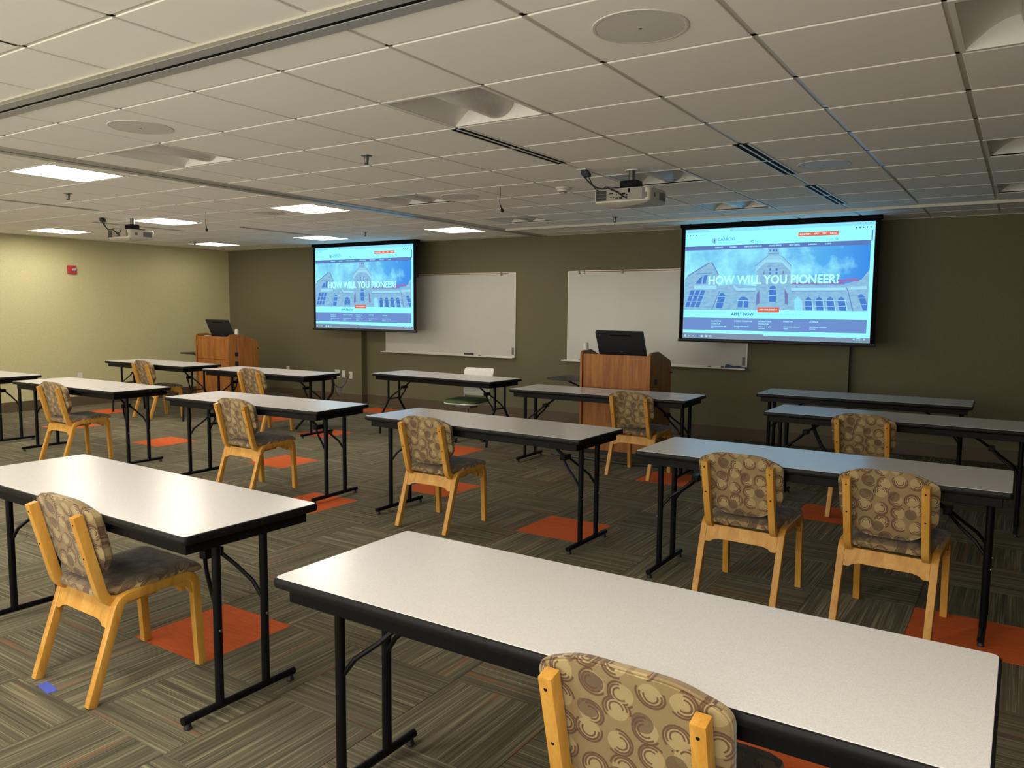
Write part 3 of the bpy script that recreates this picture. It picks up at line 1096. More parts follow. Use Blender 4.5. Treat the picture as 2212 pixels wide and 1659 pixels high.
# black cable cover around the foot of the big lectern
mbc = MB()
pts = [(-4.15, 7.16, 0.012), (-3.7, 7.12, 0.012), (-3.2, 7.10, 0.012), (-2.85, 7.22, 0.012), (-2.78, 7.55, 0.012)]
o = MB().tube(pts, 0.022, 8).build('floor_cable', 'blackmat', None, smooth=True)
tag(o, 'thick black cable lying on the carpet around the foot of the large lectern', 'cable')


# ------------------------------------------------------------------ whiteboards
def make_whiteboard(x0, x1, z0, z1, yw, label, clips):
    root = thing('whiteboard', label, 'whiteboard', ((x0 + x1) / 2, yw, z0), 0, 'whiteboards on the front wall')
    w, h = (x1 - x0) / 2, z1 - z0
    MB().box(-w + .012, w - .012, -0.014, -0.002, 0.012, h - 0.012).build('surface', 'whiteboard', root)
    MB().box(-w, -w + 0.014, -0.018, -0.001, 0, h).build('frame_strip', 'alu', root, bevel=0.002)
    MB().box(w - 0.014, w, -0.018, -0.001, 0, h).build('frame_strip', 'alu', root, bevel=0.002)
    MB().box(-w + .014, w - .014, -0.018, -0.001, 0, 0.014).build('frame_strip', 'alu', root, bevel=0.002)
    MB().box(-w + .014, w - .014, -0.018, -0.001, h - 0.014, h).build('frame_strip', 'alu', root, bevel=0.002)
    r = MB().box(-w + .13, w - .13, -0.026, -0.018, h - 0.030, h + 0.004).build('map_rail', 'alu', root, bevel=0.002)
    MB().box(-w + .13, w - .13, -0.0275, -0.0255, h - 0.020, h - 0.006).build('cork_strip', 'cork', r)
    for cx in clips:
        MB().box(cx - 0.012, cx + 0.012, -0.036, -0.018, h - 0.042, h + 0.006).build('clip', 'steel', root, bevel=0.003)
    MB().prism([(-0.085, -0.012), (-0.001, -0.012), (-0.001, 0.008), (-0.018, 0.0), (-0.075, -0.004), (-0.085, 0.006)], 'X', -w - 0.05, w - 0.004).build('marker_tray', 'alu', root, bevel=0.001)
    MB().box(w - 0.062, w - 0.024, -0.0155, -0.0138, 0.035, 0.135).build('care_label', 'grey', root)
    return root


make_whiteboard(-8.45, -6.012, 0.86, 2.05, YF2, 'left whiteboard partly behind the left screen', (-0.55 + 0.0, 0.98))
make_whiteboard(-5.18, -2.740, 0.86, 2.05, YF2, 'right whiteboard behind the large lectern and the right screen', (-1.05, -0.98, -0.42))


def pen(x, y, z, mat, label, l=0.11):
    root = thing('marker', label, 'marker', (x, y, z), 0, 'markers on the whiteboard trays')
    MB().tube([(0, 0, 0), (l * 0.7, 0, 0)], 0.008, 10).build('barrel', 'white', root, smooth=True)
    MB().tube([(l * 0.7, 0, 0), (l, 0, 0)], [0.0085, 0.0075], 10).build('cap', mat, root, smooth=True)


def eraser(x, y, z, label):
    root = thing('whiteboard_eraser', label, 'eraser', (x, y, z), 0.05)
    MB().box(-0.065, 0.065, -0.022, 0.022, 0, 0.016).build('felt', 'grey', root)
    MB().box(-0.067, 0.067, -0.024, 0.024, 0.016, 0.036).build('grip', 'blackmat', root, bevel=0.004)


TRAYZ = 0.8585
eraser(-6.80, YF2 - 0.052, TRAYZ + 0.0015, 'black eraser on the tray of the left whiteboard')
pen(-6.70, YF2 - 0.055, TRAYZ + 0.0095, 'blackmat', 'marker lying right of the eraser on the left whiteboard tray')
pen(-5.06, YF2 - 0.05, TRAYZ + 0.0095, 'blackmat', 'marker at the left end of the right whiteboard tray')
pen(-3.28, YF2 - 0.05, TRAYZ + 0.0095, 'blackmat', 'marker under the right screen on the right whiteboard tray, left one')
pen(-3.12, YF2 - 0.05, TRAYZ + 0.0095, 'blackmat', 'marker under the right screen on the right whiteboard tray, right one')
cl = MB()
n = 14
loops = []
for k in range(n):
    u = k / (n - 1)
    x = -2.985 + 0.245 * u
    w_ = 0.036 - 0.012 * abs(math.sin(5 * u))
    h_ = 0.020 + 0.022 * (1 - u) + 0.006 * math.sin(13 * u)
    loops.append([(x, YF2 - 0.05 - w_, TRAYZ + 0.003), (x, YF2 - 0.048 + w_ * 0.6, TRAYZ + 0.003), (x, YF2 - 0.045 + w_ * 0.5, TRAYZ + h_ * 0.8), (x, YF2 - 0.055, TRAYZ + h_), (x, YF2 - 0.055 - w_, TRAYZ + h_ * 0.5)])
cl.loft(loops)
tag(cl.build('cleaning_cloth', 'bluecloth', None, smooth=True), 'crumpled blue cloth on the right end of the right whiteboard tray', 'cloth')


# ------------------------------------------------------------------ projection screens with the projected web page
SW, SH = 2.034, 1.251           # picture size


def pic_mat(name, rgb, k=1.0, sampled=True):
    return emit(name, srgb(*rgb), SCREEN * k, sampled)


PM = {
    'page': emit('page_white', (0.34, 1.25, 1.9), SCREEN),
    'tab': emit('tab_strip', (0.27, 0.80, 1.15), SCREEN),
    'nav': pic_mat('nav_band', (98, 124, 190)),
    'foot': pic_mat('footer_band', (112, 146, 208)),
    'task': pic_mat('task_bar', (128, 146, 172)),
    'orange': pic_mat('orange_band', (226, 112, 88)),
    'text': emit('white_text', (0.52, 1.3, 1.3), SCREEN, False),
    'dark': pic_mat('dark_text', (44, 96, 150), 1, False),
    'grey': pic_mat('grey_text', (92, 160, 190), 1, False),
    'stone2': pic_mat('light_stone', (150, 212, 240)),
    'cornice': pic_mat('cornice', (160, 226, 248)),
    'edge': pic_mat('stone_shadow', (108, 146, 200), 1, False),
    'glass': pic_mat('window_glass', (78, 128, 212)),
    'glass2': pic_mat('window_glass_dull', (120, 130, 184)),
    'bar': pic_mat('window_bar', (168, 232, 250), 1, False),
    'redroof': pic_mat('red_roof', (152, 118, 190)),
    'icon': pic_mat('icon_blue', (64, 110, 214), 1, False),
}


def pic_stone():
    m, nt, b = new_mat('projected_stone')
    nt.nodes.remove(b)
    tc = N(nt, 'ShaderNodeTexCoord')
    mp = N(nt, 'ShaderNodeMapping')
    mp.inputs['Scale'].default_value = (16, 16, 40)
    L(nt, tc.outputs['Object'], mp.inputs[0])
    no = N(nt, 'ShaderNodeTexNoise')
    no.inputs['Scale'].default_value = 1.0
    no.inputs['Detail'].default_value = 3
    L(nt, mp.outputs[0], no.inputs['Vector'])
    e = N(nt, 'ShaderNodeEmission')
    L(nt, RAMP(nt, no.outputs[0], [(0.3, srgb(124, 178, 220)), (0.5, srgb(140, 192, 226)), (0.7, srgb(156, 202, 226))]), e.inputs[0])
    e.inputs[1].default_value = SCREEN
    L(nt, e.outputs[0], nt.nodes['Material Output'].inputs[0])
    return m


def pic_sky():
    m, nt, b = new_mat('projected_sky')
    nt.nodes.remove(b)
    tc = N(nt, 'ShaderNodeTexCoord')
    sp = N(nt, 'ShaderNodeSeparateXYZ')
    L(nt, tc.outputs['Object'], sp.inputs[0])
    no = N(nt, 'ShaderNodeTexNoise')
    no.inputs['Scale'].default_value = 3.4
    no.inputs['Detail'].default_value = 7
    no.inputs['Roughness'].default_value = 0.58
    L(nt, tc.outputs['Object'], no.inputs['Vector'])
    # more cloud at left, clear blue at right
    u = MTH(nt, 'MULTIPLY', MTH(nt, 'ADD', sp.outputs[0], SW / 2), 1 / SW)
    f = MTH(nt, 'SUBTRACT', MTH(nt, 'ADD', no.outputs[0], 0.05), MTH(nt, 'MULTIPLY', MTH(nt, 'POWER', u, 3.0), 0.22))
    cl = RAMP(nt, f, [(0.44, (0, 0, 0)), (0.66, (1, 1, 1))])
    sky = RAMP(nt, u, [(0.0, srgb(118, 205, 246)), (0.45, srgb(126, 200, 242)), (0.72, srgb(92, 180, 242)), (1.0, srgb(62, 140, 236))])
    e = N(nt, 'ShaderNodeEmission')
    L(nt, MIX(nt, cl, sky, (0.33, 0.93, 1.05)), e.inputs[0])
    e.inputs[1].default_value = SCREEN
    L(nt, e.outputs[0], nt.nodes['Material Output'].inputs[0])
    return m


PM['stone'], PM['sky'] = pic_stone(), pic_sky()


def uvp(p):
    return (-SW / 2 + p[0] * SW, SH - p[1] * SH)


def flat(name, polys, mat, layer, parent):
    """one flat printed layer: polygons given in picture fractions"""
    mb = MB()
    y = -0.0004 * layer
    for poly in polys:
        q = [uvp(p) for p in poly]
        mb.add([(x, y, z) for x, z in q], [tuple(range(len(q)))])
    o = mb.build(name, PM[mat], parent)
    if len(polys) > 1:
        o['kind'] = 'stuff'
    return o


def rect(u0, v0, u1, v1):
    return [(u0, v0), (u1, v0), (u1, v1), (u0, v1)]


def text_verts(body, u, v, height, width=None, bold=0.0):
    """built-in font turned to mesh; (u,v) = left end of the base line; height = cap height, width in picture fractions"""
    cu = bpy.data.curves.new('tmp_text', 'FONT')
    cu.body = body
    cu.size = 1.0
    cu.offset = bold
    cu.resolution_u = 3
    ob = bpy.data.objects.new('tmp_text', cu)
    COL.objects.link(ob)
    bpy.context.view_layer.update()
    me = bpy.data.meshes.new_from_object(ob)
    vs = [tuple(p.co) for p in me.vertices]
    fs = [tuple(p.vertices) for p in me.polygons]
    bpy.data.objects.remove(ob); bpy.data.curves.remove(cu); bpy.data.meshes.remove(me)
    x0, x1 = min(p[0] for p in vs), max(p[0] for p in vs)
    sz = height * SH / 0.70
    sx = (width * SW / (x1 - x0)) if width else sz
    bx, bz = uvp((u, v))
    return [(bx + (p[0] - x0) * sx, bz + p[1] * sz) for p in vs], fs


def texts(name, items, mat, layer, parent):
    mb = MB()
    y = -0.0004 * layer
    for it in items:
        vs, fs = text_verts(*it)
        mb.add([(x, y, z) for x, z in vs], fs)
    return mb.build(name, PM[mat], parent)


def arch(u0, u1, v0, v1, sh=0.0, top=0.03):
    c = (u0 + u1) / 2
    return [(u0 + sh, v1), (u1 + sh, v1), (u1, v0 + top), (u1 - (u1 - u0) * .2, v0 + top * .4), (c, v0), (u0 + (u1 - u0) * .2, v0 + top * .4), (u0, v0 + top)]


def make_screen(x, label):
    root = thing('projection_screen', label, 'projection screen', (x, 8.9, 1.222), 0, 'pull-down projection screens')
    w = SW / 2
    MB().box(-w - 0.052, w + 0.052, 0.006, 0.010, -0.02, SH + 0.03).build('black_border', 'slot', root)
    MB().box(-w - 0.004, w + 0.004, 0.002, 0.006, -0.004, SH + 0.004).build('screen_cloth', 'fabricwhite', root)
    MB().box(-w - 0.06, w + 0.06, -0.02, 0.09, SH + 0.022, CEIL - 1.222 + 0.012).build('casing', 'slot', root, bevel=0.004)
    MB().prism([(-0.012, -0.010), (-0.016, -0.030), (-0.010, -0.044), (0.026, -0.044), (0.030, -0.030), (0.026, -0.010)], 'X', -w - 0.056, w + 0.056).build('bottom_bar', 'blackmat', root, bevel=0.002)
    pic = flat('projected_image', [rect(0, 0, 1, 1)], 'page', 1, root)
    flat('tab_strip', [rect(0, 0, 1, 0.030)], 'tab', 2, pic)
    flat('active_tab', [rect(0.135, 0.006, 0.255, 0.031)], 'page', 3, pic)
    flat('navigation_band', [rect(0, 0.152, 0.983, 0.190)], 'nav', 2, pic)
    flat('sky', [rect(0, 0.190, 0.984, 0.737)], 'sky', 2, pic)
    stone = [[(0.003, 0.454), (0.019, 0.419), (0.142, 0.299), (0.156, 0.291), (0.165, 0.309), (0.2, 0.415), (0.2, 0.52), (0.16, 0.737), (0.002, 0.737)],
             [(0.2, 0.52), (0.287, 0.504), (0.411, 0.523), (0.416, 0.737), (0.16, 0.737)],
             [(0.6, 0.513), (0.871, 0.517), (0.91, 0.735), (0.606, 0.735)],
             [(0.867, 0.513), (0.949, 0.474), (0.984, 0.392), (0.984, 0.735), (0.912, 0.735)],
             [(0.41, 0.395), (0.458, 0.316), (0.548, 0.319), (0.595, 0.4), (0.606, 0.735), (0.416, 0.735)],
             [(0.47, 0.19), (0.527, 0.19), (0.528, 0.248), (0.539, 0.262), (0.467, 0.259), (0.472, 0.245)]]
    flat('building', stone, 'stone', 3, pic)
    flat('tower_roof', [[(0.469, 0.257), (0.546, 0.261), (0.599, 0.355), (0.595, 0.4), (0.548, 0.319), (0.458, 0.316), (0.41, 0.395), (0.4, 0.348)]], 'stone2', 4, pic)
    flat('cornices', [[(0.457, 0.291), (0.544, 0.294), (0.594, 0.375), (0.592, 0.396), (0.545, 0.315), (0.458, 0.312), (0.41, 0.391), (0.407, 0.378)],
                      [(0.29, 0.512), (0.31, 0.539), (0.411, 0.54), (0.411, 0.561), (0.305, 0.56), (0.288, 0.53)],
                      [(0.599, 0.542), (0.872, 0.541), (0.876, 0.564), (0.601, 0.565)],
                      [(0.880, 0.535), (0.975, 0.530), (0.977, 0.555), (0.884, 0.560)],
                      rect(0.06, 0.512, 0.19, 0.548)], 'cornice', 5, pic)
    ed = [[(0.017, 0.419), (0.142, 0.303), (0.145, 0.312), (0.02, 0.430)], [(0.156, 0.306), (0.163, 0.304), (0.203, 0.415), (0.197, 0.415)],
          [(0.4, 0.348), (0.469, 0.256), (0.471, 0.260), (0.403, 0.350)], [(0.546, 0.260), (0.600, 0.355), (0.597, 0.357), (0.544, 0.263)],
          [(0.206, 0.565), (0.211, 0.565), (0.170, 0.737), (0.165, 0.737)], [(0.300, 0.568), (0.41, 0.566), (0.41, 0.571), (0.300, 0.573)],
          [(0.601, 0.568), (0.877, 0.567), (0.878, 0.572), (0.601, 0.573)], [(0.879, 0.545), (0.884, 0.545), (0.917, 0.735), (0.911, 0.735)],
          rect(0.469, 0.235, 0.53, 0.241), [(0.07, 0.402), (0.165, 0.395), (0.165, 0.401), (0.07, 0.408)]]
    flat('edge_lines', ed, 'edge', 5, pic)
    win = [[(0.067, 0.496), (0.089, 0.447), (0.105, 0.428), (0.101, 0.498)], [(0.107, 0.496), (0.116, 0.421), (0.136, 0.415), (0.126, 0.499)],
           rect(0.480, 0.368, 0.490, 0.420), rect(0.514, 0.369, 0.525, 0.421), rect(0.478, 0.204, 0.487, 0.220), rect(0.494, 0.203, 0.504, 0.219), rect(0.510, 0.203, 0.520, 0.219),
           [(0.484, 0.549), (0.489, 0.528), (0.503, 0.52), (0.516, 0.528), (0.521, 0.55), (0.522, 0.664), (0.486, 0.664)],
           [(0.204, 0.608), (0.218, 0.583), (0.234, 0.586), (0.243, 0.608), (0.226, 0.722), (0.19, 0.722)],
           [(0.317, 0.647), (0.328, 0.625), (0.344, 0.615), (0.363, 0.625), (0.374, 0.647), (0.373, 0.712), (0.314, 0.712)],
           [(0.934, 0.61), (0.952, 0.594), (0.967, 0.618), (0.98, 0.677), (0.981, 0.731), (0.963, 0.731)]]
    for r in range(3):
        for c in range(3):
            t0, t1 = r / 3, (r + .86) / 3
            f = lambda a, b: (0.037 - 0.032 * b + a * (0.094 - 0.005 * b), 0.558 + 0.162 * b)
            win.append([f((c + .08) / 3, t0), f((c + .86) / 3, t0), f((c + .86) / 3, t1), f((c + .08) / 3, t1)])
    for k in range(5):
        u0 = 0.619 + k * 0.0545
        if k:
            win.append(arch(u0, u0 + 0.035, 0.618, 0.735, 0.004 + 0.002 * k))
    flat('windows', win, 'glass', 6, pic)
    flat('side_windows', [[(0.415, 0.6), (0.431, 0.557), (0.436, 0.672), (0.416, 0.694)], [(0.566, 0.55), (0.583, 0.592), (0.587, 0.693), (0.57, 0.676)],
                          [(0.45, 0.40), (0.456, 0.385), (0.456, 0.415), (0.45, 0.425)], [(0.552, 0.385), (0.558, 0.40), (0.558, 0.425), (0.552, 0.415)]], 'glass2', 6, pic)
    flat('lit_window', [arch(0.619, 0.654, 0.618, 0.735, 0.003)], 'tab', 6, pic)
    bars_ = [rect(0.484, 0.550, 0.522, 0.556), rect(0.484, 0.605, 0.522, 0.610), rect(0.310, 0.650, 0.376, 0.655), rect(0.341, 0.652, 0.347, 0.712), rect(0.196, 0.612, 0.243, 0.618), rect(0.194, 0.665, 0.236, 0.670),
             rect(0.478, 0.392, 0.492, 0.396), rect(0.512, 0.393, 0.527, 0.397), [(0.937, 0.628), (0.968, 0.626), (0.968, 0.631), (0.937, 0.633)], [(0.955, 0.680), (0.980, 0.678), (0.980, 0.683), (0.955, 0.685)]]
    for k in range(5):
        u0 = 0.619 + k * 0.0545
        bars_ += [rect(u0 - .002, 0.648, u0 + 0.037, 0.654), rect(u0, 0.697, u0 + 0.040, 0.702), [(u0 + 0.035, 0.650), (u0 + 0.039, 0.650), (u0 + .045 + .002 * k, 0.735), (u0 + .039 + .002 * k, 0.735)]]
    flat('window_bars', bars_, 'bar', 7, pic)
    flat('red_roofs', [[(0.833, 0.473), (0.87, 0.473), (0.872, 0.466), (0.932, 0.466), (0.94, 0.49), (0.873, 0.49), (0.864, 0.511), (0.834, 0.511)],
                       [(0.598, 0.512), (0.834, 0.513), (0.833, 0.496), (0.598, 0.496)]], 'redroof', 4, pic)
    flat('footer_band', [rect(0, 0.810, 0.983, 0.924)], 'foot', 2, pic)
    flat('task_bar', [rect(0, 0.962, 1, 1.0), rect(0, 0.952, 0.463, 0.962)], 'task', 2, pic)
    flat('orange_menu', [rect(0.625, 0.066, 0.827, 0.101)], 'orange', 2, pic)
    flat('orange_button', [rect(0.425, 0.711, 0.542, 0.757)], 'orange', 8, pic)
    texts('headline', [('HOW WILL YOU PIONEER?', 0.143, 0.502, 0.074, 0.699, 0.030)], 'text', 9, pic)
    texts('white_lettering', [
        ('ADMISSIONS', 0.174, 0.176, 0.012, 0.046, 0.01), ('ACADEMICS', 0.258, 0.176, 0.012, 0.041, 0.01), ('CAMPUS AND STUDENT LIFE', 0.339, 0.176, 0.012, 0.095, 0.01),
        ('STUDENT SERVICES', 0.475, 0.176, 0.012, 0.065, 0.01), ('ABOUT CARROLL', 0.58, 0.176, 0.012, 0.056, 0.01), ('GIVING BACK', 0.678, 0.176, 0.012, 0.044, 0.01), ('ALUMNI', 0.762, 0.176, 0.012, 0.029, 0.01),
        ('REQUEST INFO', 0.633, 0.089, 0.013, 0.056, 0.01), ('APPLY', 0.706, 0.089, 0.013, 0.024, 0.01), ('VISIT', 0.747, 0.089, 0.013, 0.021, 0.01), ('ENROLL', 0.785, 0.089, 0.013, 0.033, 0.01),
        ('START YOUR JOURNEY', 0.435, 0.738, 0.013, 0.084, 0.01),
        ('PROSPECTIVE', 0.165, 0.847, 0.013, 0.058), ('STUDENTS', 0.165, 0.869, 0.013, 0.045), ('Start your journey right', 0.166, 0.890, 0.010, 0.089), ('here.', 0.166, 0.906, 0.010, 0.014),
        ('CURRENT STUDENTS', 0.298, 0.844, 0.013, 0.088), ('Resources within reach and', 0.299, 0.887, 0.010, 0.081), ('locations.', 0.300, 0.904, 0.010, 0.03),
        ('INTERNATIONAL', 0.433, 0.843, 0.013, 0.071), ('STUDENTS', 0.433, 0.866, 0.013, 0.045), ('Welcome to our global', 0.434, 0.887, 0.010, 0.069), ('community.', 0.434, 0.904, 0.010, 0.036),
        ('PARENTS', 0.567, 0.841, 0.013, 0.039), ('Get information, advice and', 0.568, 0.885, 0.010, 0.084), ('support.', 0.569, 0.902, 0.010, 0.025),
        ('ALUMNI', 0.702, 0.842, 0.013, 0.034), ('Stay connected. Get involved.', 0.703, 0.885, 0.010, 0.088), ('Give back.', 0.703, 0.901, 0.010, 0.031)], 'text', 9, pic)
    ar = lambda u, v: [(u, v), (u, v - 0.013), (u + 0.007, v - 0.0065)]
    flat('arrow_marks', [ar(0.524, 0.738), ar(0.214, 0.869), ar(0.390, 0.844), ar(0.482, 0.866), ar(0.609, 0.841), ar(0.740, 0.842)], 'text', 9, pic)
    texts('dark_lettering', [('APPLY NOW', 0.279, 0.787, 0.027, 0.127, 0.022), ('CARROLL', 0.189, 0.110, 0.026, 0.101, 0.004), ('GIVING', 0.399, 0.127, 0.010, 0.026), ('Site search', 0.768, 0.136, 0.010, 0.036)], 'dark', 9, pic)
    flat('letter_serifs', [rect(0.189 + 0.0145 * k, 0.1085, 0.189 + 0.0145 * k + 0.010, 0.1105) for k in range(1, 7)] + [rect(0.218 + 0.0145 * k, 0.083, 0.218 + 0.0145 * k + 0.006, 0.085) for k in (0, 1, 3, 4)], 'dark', 9, pic)
    texts('grey_lettering', [('UNIVERSITY', 0.19, 0.135, 0.015, 0.073), ('CARROLLIAN', 0.399, 0.141, 0.010, 0.048, 0.01), ('DONOR DIRECTORY', 0.469, 0.138, 0.009, 0.064), ('NEWS', 0.556, 0.138, 0.009, 0.02), ('COMMUNITY', 0.598, 0.138, 0.009, 0.04), ('MYCARROLLU', 0.662, 0.137, 0.009, 0.056),
                             ('THE ADVENTURE LIES AHEAD. BUT IT WAITS FOR NO ONE', 0.426, 0.781, 0.012, 0.234), ('New tab', 0.025, 0.025, 0.009, 0.05), ('Discover your college', 0.145, 0.025, 0.009, 0.085), ('carrollu.edu', 0.089, 0.057, 0.009, 0.04)], 'grey', 9, pic)
    # emblem: outlined shield, triangle mark, search ring
    sh = [(0.159, 0.088), (0.182, 0.088), (0.183, 0.118), (0.171, 0.138), (0.159, 0.119)]
    flat('shield_outline', [sh], 'glass2', 8, pic)
    flat('shield_field', [[(0.1615, 0.092), (0.1800, 0.092), (0.1805, 0.116), (0.171, 0.132), (0.1615, 0.117)]], 'tab', 9, pic)
    flat('shield_charge', [[(0.170, 0.096), (0.1725, 0.096), (0.1755, 0.108), (0.1725, 0.126), (0.170, 0.126), (0.167, 0.108)]], 'glass2', 10, pic)
    flat('triangle_mark', [[(0.367, 0.121), (0.393, 0.116), (0.3925, 0.120), (0.376, 0.1235)], [(0.3925, 0.118), (0.393, 0.141), (0.389, 0.139), (0.389, 0.121)], [(0.376, 0.1235), (0.380, 0.123), (0.393, 0.138), (0.391, 0.141)]], 'dark', 9, pic)
    ring = []
    for k in range(12):
        a0, a1 = 2 * PI * k / 12, 2 * PI * (k + 1) / 12
        q = lambda a, r: (0.819 + r * math.cos(a), 0.129 + r * 1.6 * math.sin(a))
        ring.append([q(a0, 0.0055), q(a1, 0.0055), q(a1, 0.0038), q(a0, 0.0038)])
    ring.append([(0.822, 0.134), (0.8235, 0.1325), (0.827, 0.139), (0.8255, 0.1405)])
    flat('search_mark', ring, 'dark', 9, pic)
    sq = lambda u, v, r: rect(u - r, v - r * 1.6, u + r, v + r * 1.6)
    flat('window_icons', [sq(u, 0.046, 0.0035) for u in (0.912, 0.929, 0.946, 0.963, 0.980)] + [sq(u, 0.012, 0.002) for u in (0.931, 0.955, 0.979)] + [sq(u, 0.053, 0.003) for u in (0.012, 0.030, 0.047, 0.063)] + [sq(u, 0.020, 0.002) for u in (0.017, 0.139, 0.264)], 'dark', 9, pic)
    flat('task_icons_light', [sq(u, 0.981, 0.006) for u in (0.013, 0.114, 0.140, 0.165)] + [sq(u, 0.981, 0.003) for u in (0.037, 0.062)] + [sq(u, 0.975, 0.004) for u in (0.925, 0.975)] + [rect(0.937, 0.965, 0.957, 0.971), rect(0.937, 0.977, 0.957, 0.983)], 'bar', 9, pic)
    flat('task_icons_blue', [sq(0.088, 0.981, 0.006), sq(0.165, 0.981, 0.0035)], 'icon', 10, pic)
    flat('scroll_bar', [rect(0.985, 0.07, 0.992, 0.16)], 'nav', 2, pic)
    return root


scrR = make_screen(-2.375, 'right projection screen showing the bright blue web page, beside the dark wall')
scrL = copy_tree(scrR)
scrL.location = (-8.557, 8.9, 1.222)
scrL['label'] = 'left projection screen showing the bright blue web page, near the pale wall corner'


# ------------------------------------------------------------------ projectors
def make_projector(x, y, label):
    root = thing('ceiling_projector', label, 'projector', (x, y, 0), 0, 'ceiling projectors')
    z0, z1 = 2.283, 2.388
    w, d = 0.215, 0.155
    body = rrect(-w, w, -d, d, 0.035, 4)
    MB().loft([[(p.x, p.y, z) for p in inset(body, k)] for z, k in ((z0, 0.03), (z0 + 0.012, 0.006), (z0 + 0.03, 0.0), (z1 - 0.01, 0.0), (z1, 0.008))]).build('housing', 'projwhite', root, smooth=True)
    # recessed connector bay on the audience side
    bay = MB().box(-w + 0.02, w - 0.035, -d - 0.002, -d + 0.004, z0 + 0.022, z1 - 0.008).build('connector_panel', 'grey', root)
    MB().box(-w + 0.022, -w + 0.10, -d - 0.0035, -d, z0 + 0.026, z1 - 0.012).build('vent_grille', 'blackmat', bay)
    for k in range(2):
        zz = z0 + 0.045 + 0.026 * k
        MB().box(-w + 0.022, -w + 0.10, -d - 0.0045, -d, zz, zz + 0.002).build('vent_bar', 'grey', bay)
    fr = MB().box(-w + 0.108, w - 0.055, -d - 0.003, -d, z0 + 0.024, z1 - 0.010).build('port_plate', 'portplate', bay)
    ports = MB()
    for px, pz, a, b in ((-0.075, 0.070, 0.016, 0.003), (-0.03, 0.060, 0.004, 0.004), (-0.075, 0.045, 0.005, 0.003), (-0.055, 0.045, 0.005, 0.003), (-0.03, 0.038, 0.010, 0.003), (0.0, 0.036, 0.012, 0.004),
                         (0.045, 0.055, 0.005, 0.005), (0.045, 0.042, 0.005, 0.004), (0.045, 0.033, 0.005, 0.003), (0.02, 0.065, 0.014, 0.006), (0.062, 0.085, 0.006, 0.014)):
        ports.box(px - a, px + a, -d - 0.0042, -d - 0.002, z0 + pz - b, z0 + pz + b)
    ports.build('ports', 'slot', bay)
    MB().box(w - 0.052, w - 0.02, -d - 0.003, -d + 0.004, z0 + 0.03, z0 + 0.065).build('speaker_grille', 'grey', bay)
    MB().box(w - 0.001, w + 0.002, 0.015, 0.115, z0 + 0.028, z1 - 0.022).build('side_grille', 'grey', root)
    MB().box(w - 0.001, w + 0.002, -0.085, -0.055, z0 + 0.042, z1 - 0.034).build('side_button_pad', 'grey', root)
    MB().tube([(0.10, d - 0.002, 2.335), (0.10, d + 0.022, 2.335)], [0.040, 0.034], 20).build('lens', 'slot', root, smooth=True)
    m = MB().box(-0.10, 0.09, -0.05, 0.09, z1, z1 + 0.022).box(-0.072, 0.062, -0.03, 0.07, z1 + 0.02, z1 + 0.072).build('mount', 'black', root, bevel=0.008)
    MB().tube([(-0.13, -0.06, z1 + 0.012), (0.12, 0.10, z1 + 0.012)], 0.008, 8).tube([(-0.13, 0.10, z1 + 0.012), (0.12, -0.06, z1 + 0.012)], 0.008, 8).build('mount_arms', 'black', m, smooth=True)
    pl = MB().tube([(0, 0.02, z1 + 0.06), (0, 0.02, CEIL + 0.002)], 0.0225, 16).build('drop_pole', 'steel', root, smooth=True)
    MB().lathe([(0.05, CEIL - 0.006), (0.05, CEIL + 0.003)], 0, 0.02, 24).build('ceiling_plate', 'white', pl)
    # power box on the ceiling and the cable that loops to the projector
    bx, by = -0.285, -0.17
    pb = MB().box(bx - 0.045, bx + 0.03, by - 0.035, by + 0.035, CEIL - 0.004, CEIL + 0.002).build('power_outlet', 'white', root)
    MB().prism([(bx - 0.015, CEIL - 0.004), (bx + 0.02, CEIL - 0.004), (bx + 0.046, CEIL - 0.03), (bx + 0.046, CEIL - 0.052), (bx + 0.005, CEIL - 0.055), (bx - 0.018, CEIL - 0.035)], 'Y', by - 0.022, by + 0.022).build('plug', 'blackmat', pb, bevel=0.003)
    def arc(p, q, sag, n=12):
        p, q = Vector(p), Vector(q)
        return [p.lerp(q, k / n) + Vector((0, 0, -sag * math.sin(PI * k / n))) for k in range(n + 1)]
    MB().tube(arc((bx + 0.0, by, CEIL - 0.05), (-0.10, -d + 0.0, z1 + 0.006), 0.035) + [Vector((-0.02, -d - 0.012, z1 - 0.03)), Vector((0.02, -d - 0.010, z0 + 0.045)), Vector((0.045, -d - 0.003, z0 + 0.035))], 0.0055, 8).build('power_cable', 'blackmat', root, smooth=True)
    MB().tube(arc((bx + 0.035, by, CEIL - 0.05), (-0.13, -d + 0.02, z1 + 0.02), 0.06) + [Vector((-0.05, -0.02, z1 + 0.02))], 0.0035, 6).build('signal_cable', 'blackmat', root, smooth=True)
    return root


make_projector(-2.425, 5.25, 'white projector hanging from the ceiling in front of the right screen')
make_projector(-8.600, 5.22, 'white projector hanging from the ceiling at left, beside the lit troffers')


# ------------------------------------------------------------------ things on the ceiling
def speaker(x, y, label):
    root = thing('ceiling_speaker', label, 'speaker', (x, y, CEIL), 0, 'round ceiling speakers')
    MB().lathe([(0.172, 0.002), (0.170, -0.003), (0.160, -0.0045), (0.156, -0.003)], 0, 0, 40, cap=False).build('rim', 'spk', root, smooth=True)
    g = MB().lathe([(0.158, 0.0), (0.158, -0.003), (0.08, -0.0045), (0.004, -0.005)], 0, 0, 40).build('grille', 'spk', root, smooth=True)
    MB().lathe([(0.007, -0.004), (0.005, -0.007)], 0, 0, 12).build('centre_screw', 'steel', g)


